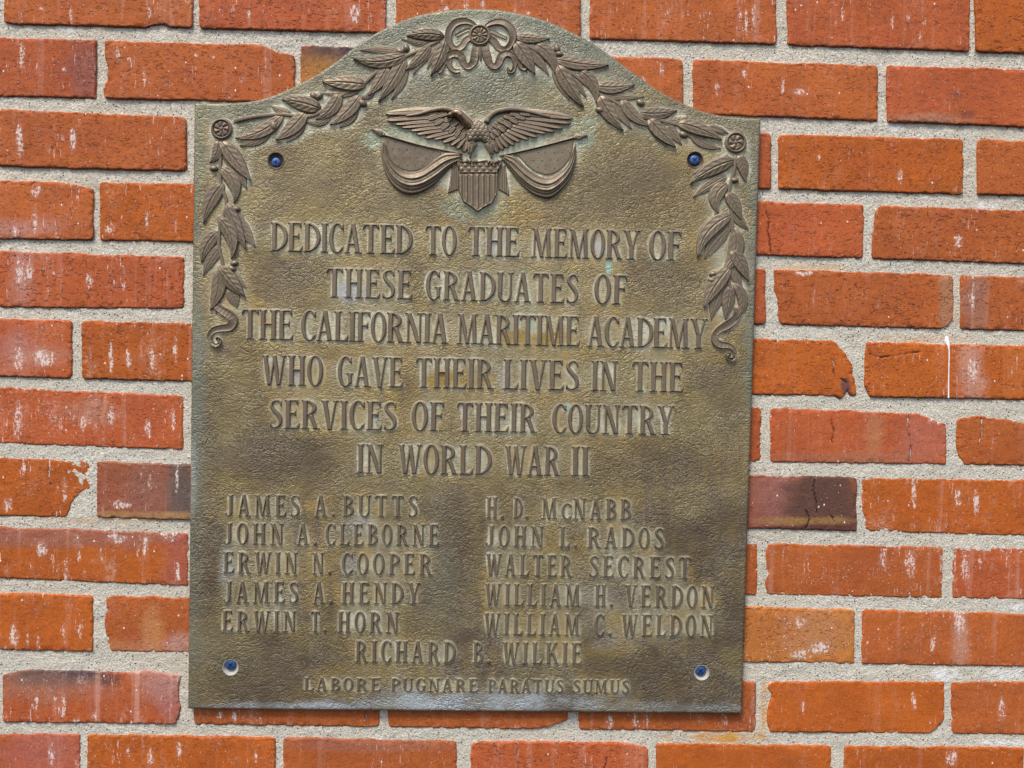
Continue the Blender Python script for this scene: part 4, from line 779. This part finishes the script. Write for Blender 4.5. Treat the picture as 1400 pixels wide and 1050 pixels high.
for (x, y, lx) in [(640, 300, -4), (735, 302, 5)]:
    lo_ = dome('eagle_leg', ze(x, y - 36), 6, 8, 0, .0056)
    for q in range(-2, 3): leaf('feather', ze(x + q * 13, y - 45 + abs(q) * 6), ze(x + lx * 3 + q * 6, y + 60 - abs(q) * 22), 5.0, .02 * q, .0050 + .0009 * (q % 2), veins=0, parent=lo_, fat=.35, sharp=.6, ns=14)
for (x, y) in [(612, 376), (628, 380), (645, 380), (662, 378), (732, 384), (750, 386), (768, 384), (784, 378)]:
    dome('talon', ze(x, y), 2.2, 4.0, .1, .0074)

# ---- plate
TL = [(266, 141), (295, 141.5), (323, 140.5), (350, 137.5), (374, 130.5), (403, 118), (431, 103), (457, 86), (488.6, 61.5), (517, 43.5), (546, 30), (574, 20.5), (617, 13.3), (650, 12), (685, 14), (715, 19.5), (745, 27.6), (775, 40.5), (808, 57.5), (835, 76.5), (865, 99), (895, 120), (925, 137), (955, 150), (985, 158), (1015, 161.3), (1040, 162.5)]
tc = catmull(TL, 400)
NC, NR = 390, 440
us = np.linspace(0, 1, NC); txs = np.interp(us, np.linspace(0, 1, 400), tc[:, 0])
# even columns across, edges running down to the bottom line
topx = 266 + (1040 - 266) * us; topy = np.interp(topx, tc[:, 0], tc[:, 1]); botx = 257 + (1014 - 257) * us; boty = 969 + (976 - 969) * us
vs = np.linspace(0, 1, NR)[:, None]; PXg = topx[None] * (1 - vs) + botx[None] * vs; PYg = topy[None] * (1 - vs) + boty[None] * vs
holes = [((377.2, 219.6), 10.6), ((950.2, 218.5), 10.6), ((315.4, 912.6), 10.2), ((959.4, 919.8), 9.6)]
X, Y = PXg.copy(), PYg.copy(); keepc = np.ones((NR - 1, NC - 1), bool)
cX = (X[:-1, :-1] + X[1:, 1:]) / 2; cY = (Y[:-1, :-1] + Y[1:, 1:]) / 2
for (hc, hr) in holes:
    ins = np.hypot(cX - hc[0], cY - hc[1]) < hr; keepc &= ~ins
    ring = np.zeros(X.shape, bool); a = ins
    cnt = np.zeros(X.shape, int); tot = np.zeros(X.shape, int)
    for (di, dj) in ((0, 0), (1, 0), (0, 1), (1, 1)):
        cnt[di:NR - 1 + di, dj:NC - 1 + dj] += a; tot[di:NR - 1 + di, dj:NC - 1 + dj] += 1
    bd = (cnt > 0) & (cnt < 4)
    dx, dy = X[bd] - hc[0], Y[bd] - hc[1]; dd = np.hypot(dx, dy); X[bd] = hc[0] + dx / dd * hr; Y[bd] = hc[1] + dy / dd * hr
dedge = np.minimum(np.minimum(us * 774, (1 - us) * 774)[None] + 0 * vs, np.minimum(vs * 830, (1 - vs) * 830) + 0 * us[None])
Tm = T_PLATE - .0009 * np.maximum(1 - dedge / 2.2, 0) ** 2 + .0009 * (fbm(X / 110, Y / 110, 71, 3) - .5) * sstep(0, 60, dedge) + .00035 * (fbm(X / 14, Y / 11, 72, 3) - .5)
V3 = Wb(X, Y, T_PLATE, Tm).reshape(-1, 3); Q = face_out(V3, grid_faces(NR, NC, keepc))
idx = np.arange(NR * NC).reshape(NR, NC); loop = np.r_[idx[0, :-1], idx[:-1, -1], idx[-1, :0:-1], idx[:0:-1, 0]]
sk = V3[loop].copy(); sk[:, 1] = -.0008; ids = len(V3) + np.arange(len(loop)); lo2 = np.roll(loop, -1); id2 = np.roll(ids, -1)
SQ = np.stack([loop, lo2, id2, ids], -1); allV = np.vstack([V3, sk]); Qa = np.vstack([Q, SQ])
allV, Qa, used = compact(allV, Qa)
me = mesh_from('plate', allV - OFF, Qa)

def blur(A, r):
    for ax in (0, 1):
        for _ in range(3):
            c = np.cumsum(np.pad(A, [(r + 1, r) if i == ax else (0, 0) for i in (0, 1)], mode='edge'), axis=ax)
            A = (np.take(c, range(2 * r + 1, c.shape[ax]), axis=ax) - np.take(c, range(0, c.shape[ax] - 2 * r - 1), axis=ax)) / (2 * r + 1)
    return A
near = blur(raster, 3); wide = blur(raster, 12)
def samp(A, X, Y): return A[np.clip(Y.astype(int), 0, 1049), np.clip(X.astype(int), 0, 1399)]
nearv, widev = samp(near, X, Y), samp(wide, X, Y)
big = fbm(X / 85, Y / 70, 55, 4); big2 = fbm(X / 40, Y / 34, 58, 4)
pat = np.zeros(X.shape + (3,)); stain_sheen = np.zeros(X.shape + (3,))
pat[..., 0] = np.clip(2.2 * sstep(.16, .50, nearv) * (.50 + .8 * big2) * .62 + .50 * sstep(.10, .42, widev) * (.3 + 1.1 * big), 0, .95)
pat[..., 1] = np.clip(.55 * sstep(.05, .22, widev) * sstep(.42, .62, big2) + .25 * sstep(.5, .7, big), 0, .7) * (Y > 260)
runs = fbm(X / 9, Y / 75, 63, 4, .6)
pat[..., 0] *= (.6 + .8 * sstep(.35, .62, runs))
pat[..., 0] = np.maximum(pat[..., 0], np.where(Y > 660, .72, 0) * sstep(.12, .42, nearv) * (.5 + .8 * big2))
pat[..., 1] *= .4 + .7 * sstep(.4, .6, runs)
low = sstep(640, 720, Y); stain_sheen[..., 0] = np.maximum(stain_sheen[..., 0], .95 * low * (.45 + .9 * sstep(.4, .6, big)) * (1 - sstep(.10, .5, widev)))
stain_sheen[..., 0] = np.maximum(stain_sheen[..., 0], .35 * sstep(.45, .62, big2))
def _haze(): pat[..., 0] = np.maximum(pat[..., 0], .42 * sstep(1.3, .3, np.hypot((X - 860) / 130, (Y - 845) / 38)) * (.4 + .9 * big2))
_haze()
def sp(A, ch, cx_, cy_, rx, ry, a=1.0, fe=.5):
    wob = 1 + .7 * (fbm(X / 26, Y / 22, int(cx_) + ch) - .5) * 1.6; d = np.sqrt(((X - cx_) / rx) ** 2 + ((Y - cy_) / ry) ** 2) * wob
    A[..., ch] = np.maximum(A[..., ch], a * (1 - sstep(1 - fe, 1 + fe, d)))
for a in [(560, 470, 60, 30, .45), (700, 540, 90, 26, .45), (450, 560, 50, 30, .45), (780, 480, 70, 24, .4), (500, 360, 50, 20, .35), (640, 516, 46, 16), (600, 518, 20, 14), (704, 462, 22, 12), (756, 464, 30, 12), (652, 525, 16, 12), (920, 540, 26, 5), (590, 625, 14, 18, .7), (310, 440, 12, 18, .5), (820, 480 + 50, 12, 16, .6), (955, 205, 30, 30, .35), (700, 296, 60, 14, .5), (690, 888 - 570, 120, 12, .35), (480, 930, 60, 18, .4), (820, 880 + 5, 60, 14, .4), (975, 480, 26, 18, .4), (505, 900, 36, 30, .4), (480, 480, 120, 8, .35), (400, 545, 26, 40, .4)]:
    sp(pat, 1, *a[:4], (a[4] if len(a) > 4 else 1.0))
for a in [(832, 366, 5.5, 11), (726, 444, 4, 8), (776, 556, 4, 6), (760, 170, 40, 12, .35), (700, 190, 60, 30, .25), (590, 180, 60, 12, .25), (650, 285, 50, 14, .25), (510, 190, 10, 12, .4), (800, 190, 14, 14, .4)]:
    sp(pat, 2, *a[:4], (a[4] if len(a) > 4 else 1.0), .35)
for a in [(390, 380, 50, 45, .8), (380, 625, 90, 36, 1), (900, 640, 100, 34, 1), (900, 380, 55, 28, .7), (860, 260, 60, 40, .6), (450, 250, 60, 30, .3), (620, 800, 34, 60, .6), (380, 920, 110, 45, .9), (880, 920, 110, 34, .9), (1000, 560, 20, 90, .5), (280, 620, 22, 120, .6), (760, 650, 30, 20, .7), (622, 760, 26, 110, .95), (690, 700, 20, 30, .5), (1000, 700, 16, 80, .4), (285, 800, 20, 140, .5), (740, 890, 40, 40, .4)]:
    sp(stain_sheen, 0, *a[:4], a[4], .6)
for a in [(650, 60, 280, 80, 1), (360, 150, 120, 30, .8), (960, 170, 100, 24, .5), (268, 450, 12, 340, .9), (1030, 400, 10, 260, .8), (650, 120, 150, 60, .6), (600, 790, 26, 60, .4), (262, 800, 6, 160, .6)]:
    sp(stain_sheen, 1, *a[:4], a[4], .6)
for a in [(640, 962, 160, 15, 1), (420, 968, 140, 8, .8), (545, 960, 30, 22, .7), (900, 968, 120, 8, .4), (465, 400, 14, 16, 0), (690, 520, 10, 18, .35), (475, 395 + 4, 12, 14, .8), (500, 400, 7, 10, .7), (585, 568, 6, 14, .9), (510, 575, 8, 8, .5), (450, 335, 7, 14, .4), (675, 335, 10, 14, .5), (820, 338, 8, 16, .6), (795, 335, 12, 12, .4), (402, 516, 8, 10, .6), (310, 790, 8, 40, .5), (496, 720, 20, 16, .35), (555, 735, 30, 14, .2), (480, 775, 12, 12, .4), (830, 880, 14, 10, .2), (815, 818, 60, 14, .15), (262, 660, 6, 60, .5)]:  # bottom-edge entries paint the reflected sky, the others are silvery patina
    sp(stain_sheen, 2, *a[:4], a[4], .5)
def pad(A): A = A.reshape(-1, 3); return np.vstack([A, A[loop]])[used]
color_attr(me, 'patina', pad(pat)); color_attr(me, 'stain_tone', pad(stain_sheen))
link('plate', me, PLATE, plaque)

# ---- screws in their countersunk holes
def lathe_px(name, c, prof, mat, parent, nseg=40, squash=None, **props):
    """prof: list of (radius px, height above the plate in m)"""
    th = np.linspace(0, 2 * np.pi, nseg, endpoint=False); R_ = np.array([p[0] for p in prof])[:, None]; Hh = np.array([p[1] for p in prof])[:, None] + 0 * th[None]
    PXx = c[0] + R_ * np.cos(th)[None]; PYy = c[1] + R_ * np.sin(th)[None]
    V3 = Wb(PXx, PYy, T_PLATE, T_PLATE + Hh).reshape(-1, 3); Q = grid_faces(len(prof), nseg, None, True); Q = face_out(V3, Q)
    ctr = V3.mean(0); ctr[1] = -T_PLATE; me = mesh_from(name, V3 - ctr, Q); b_ = OFF if parent is plaque else np.array(parent['at'])
    o = link(name, me, mat, parent, tuple(ctr - b_), **props); o['at'] = [float(q) for q in ctr]; return o
scr = [((377.0, 221.7), 6.4, OLDBRONZE), ((949.8, 218.6), 6.8, OLDBRONZE), ((315.0, 909.2), 7.2, PALE_GLINT), ((958.0, 917.3), 7.0, PALE_GLINT)]
for i, ((hc, hr), (scn, srad, mt)) in enumerate(zip(holes, scr)):
    lathe_px('countersink', hc, [(hr + .9, .0004), (hr + .2, .0005), (hr - .3, -.0002), (hr * .72, -.0028), (hr * .45, -.0042), (.01, -.0042)], mt, plaque)
    s0 = lathe_px('screw', scn, [(srad + .1, -.0032), (srad + .1, -.0016), (srad - .4, -.0008), (srad * .75, -.0003), (srad * .4, 0.0), (.01, .0001)], BLUE, plaque)
    ang = (.2, .75, .7, .75)[i]
    for a in (ang, ang + math.pi / 2):
        ca, sa = math.cos(a), math.sin(a); L_ = srad * .62; wd = srad * .13
        S, Tt = np.meshgrid(np.linspace(-1, 1, 7), np.linspace(-1, 1, 5), indexing='ij'); PXx = scn[0] + S * L_ * ca - Tt * wd * sa; PYy = scn[1] + S * L_ * sa + Tt * wd * ca
        patch('cross_slot', PXx, PYy, .00022 + .0002 * 0 * S, mat=DARKBLUE, parent=s0)

# the run of white paint over the bricks at the right edge of the wall
pts = catmull([(1295.5, 459), (1296, 466), (1297.5, 480), (1297, 505), (1296.5, 530), (1296.6, 544)], 50); wv = np.interp(np.linspace(0, 1, 50), [0, .03, .08, .16, .22, .6, 1], [.5, 2.0, 2.7, 1.7, .8, .75, 1.2])
S, Tt = np.meshgrid(np.arange(50), np.array([-1.3, -1, -.6, 0, .6, 1, 1.3]), indexing='ij'); lift = .0004 + np.where(S < 12, -.0024 * (1 - S / 12), 0)
PXx = pts[:, 0][:, None] + wv[:, None] * Tt; PYy = pts[:, 1][:, None] + 0 * Tt
Hm = lift + np.where(np.abs(Tt) < 1.1, .0009 * np.sqrt(np.maximum(1.05 - Tt ** 2, 0)), -.0014)
V3 = Wb(PXx, PYy, 0, Hm).reshape(-1, 3); Q = face_out(V3, grid_faces(50, 7))
link('paint_drip', mesh_from('paint_drip', V3, Q), PAINT, wall)

print('objects', len(sc.objects), 'tris', sum(len(o.data.polygons) * 2 for o in sc.objects if o.type == 'MESH'))
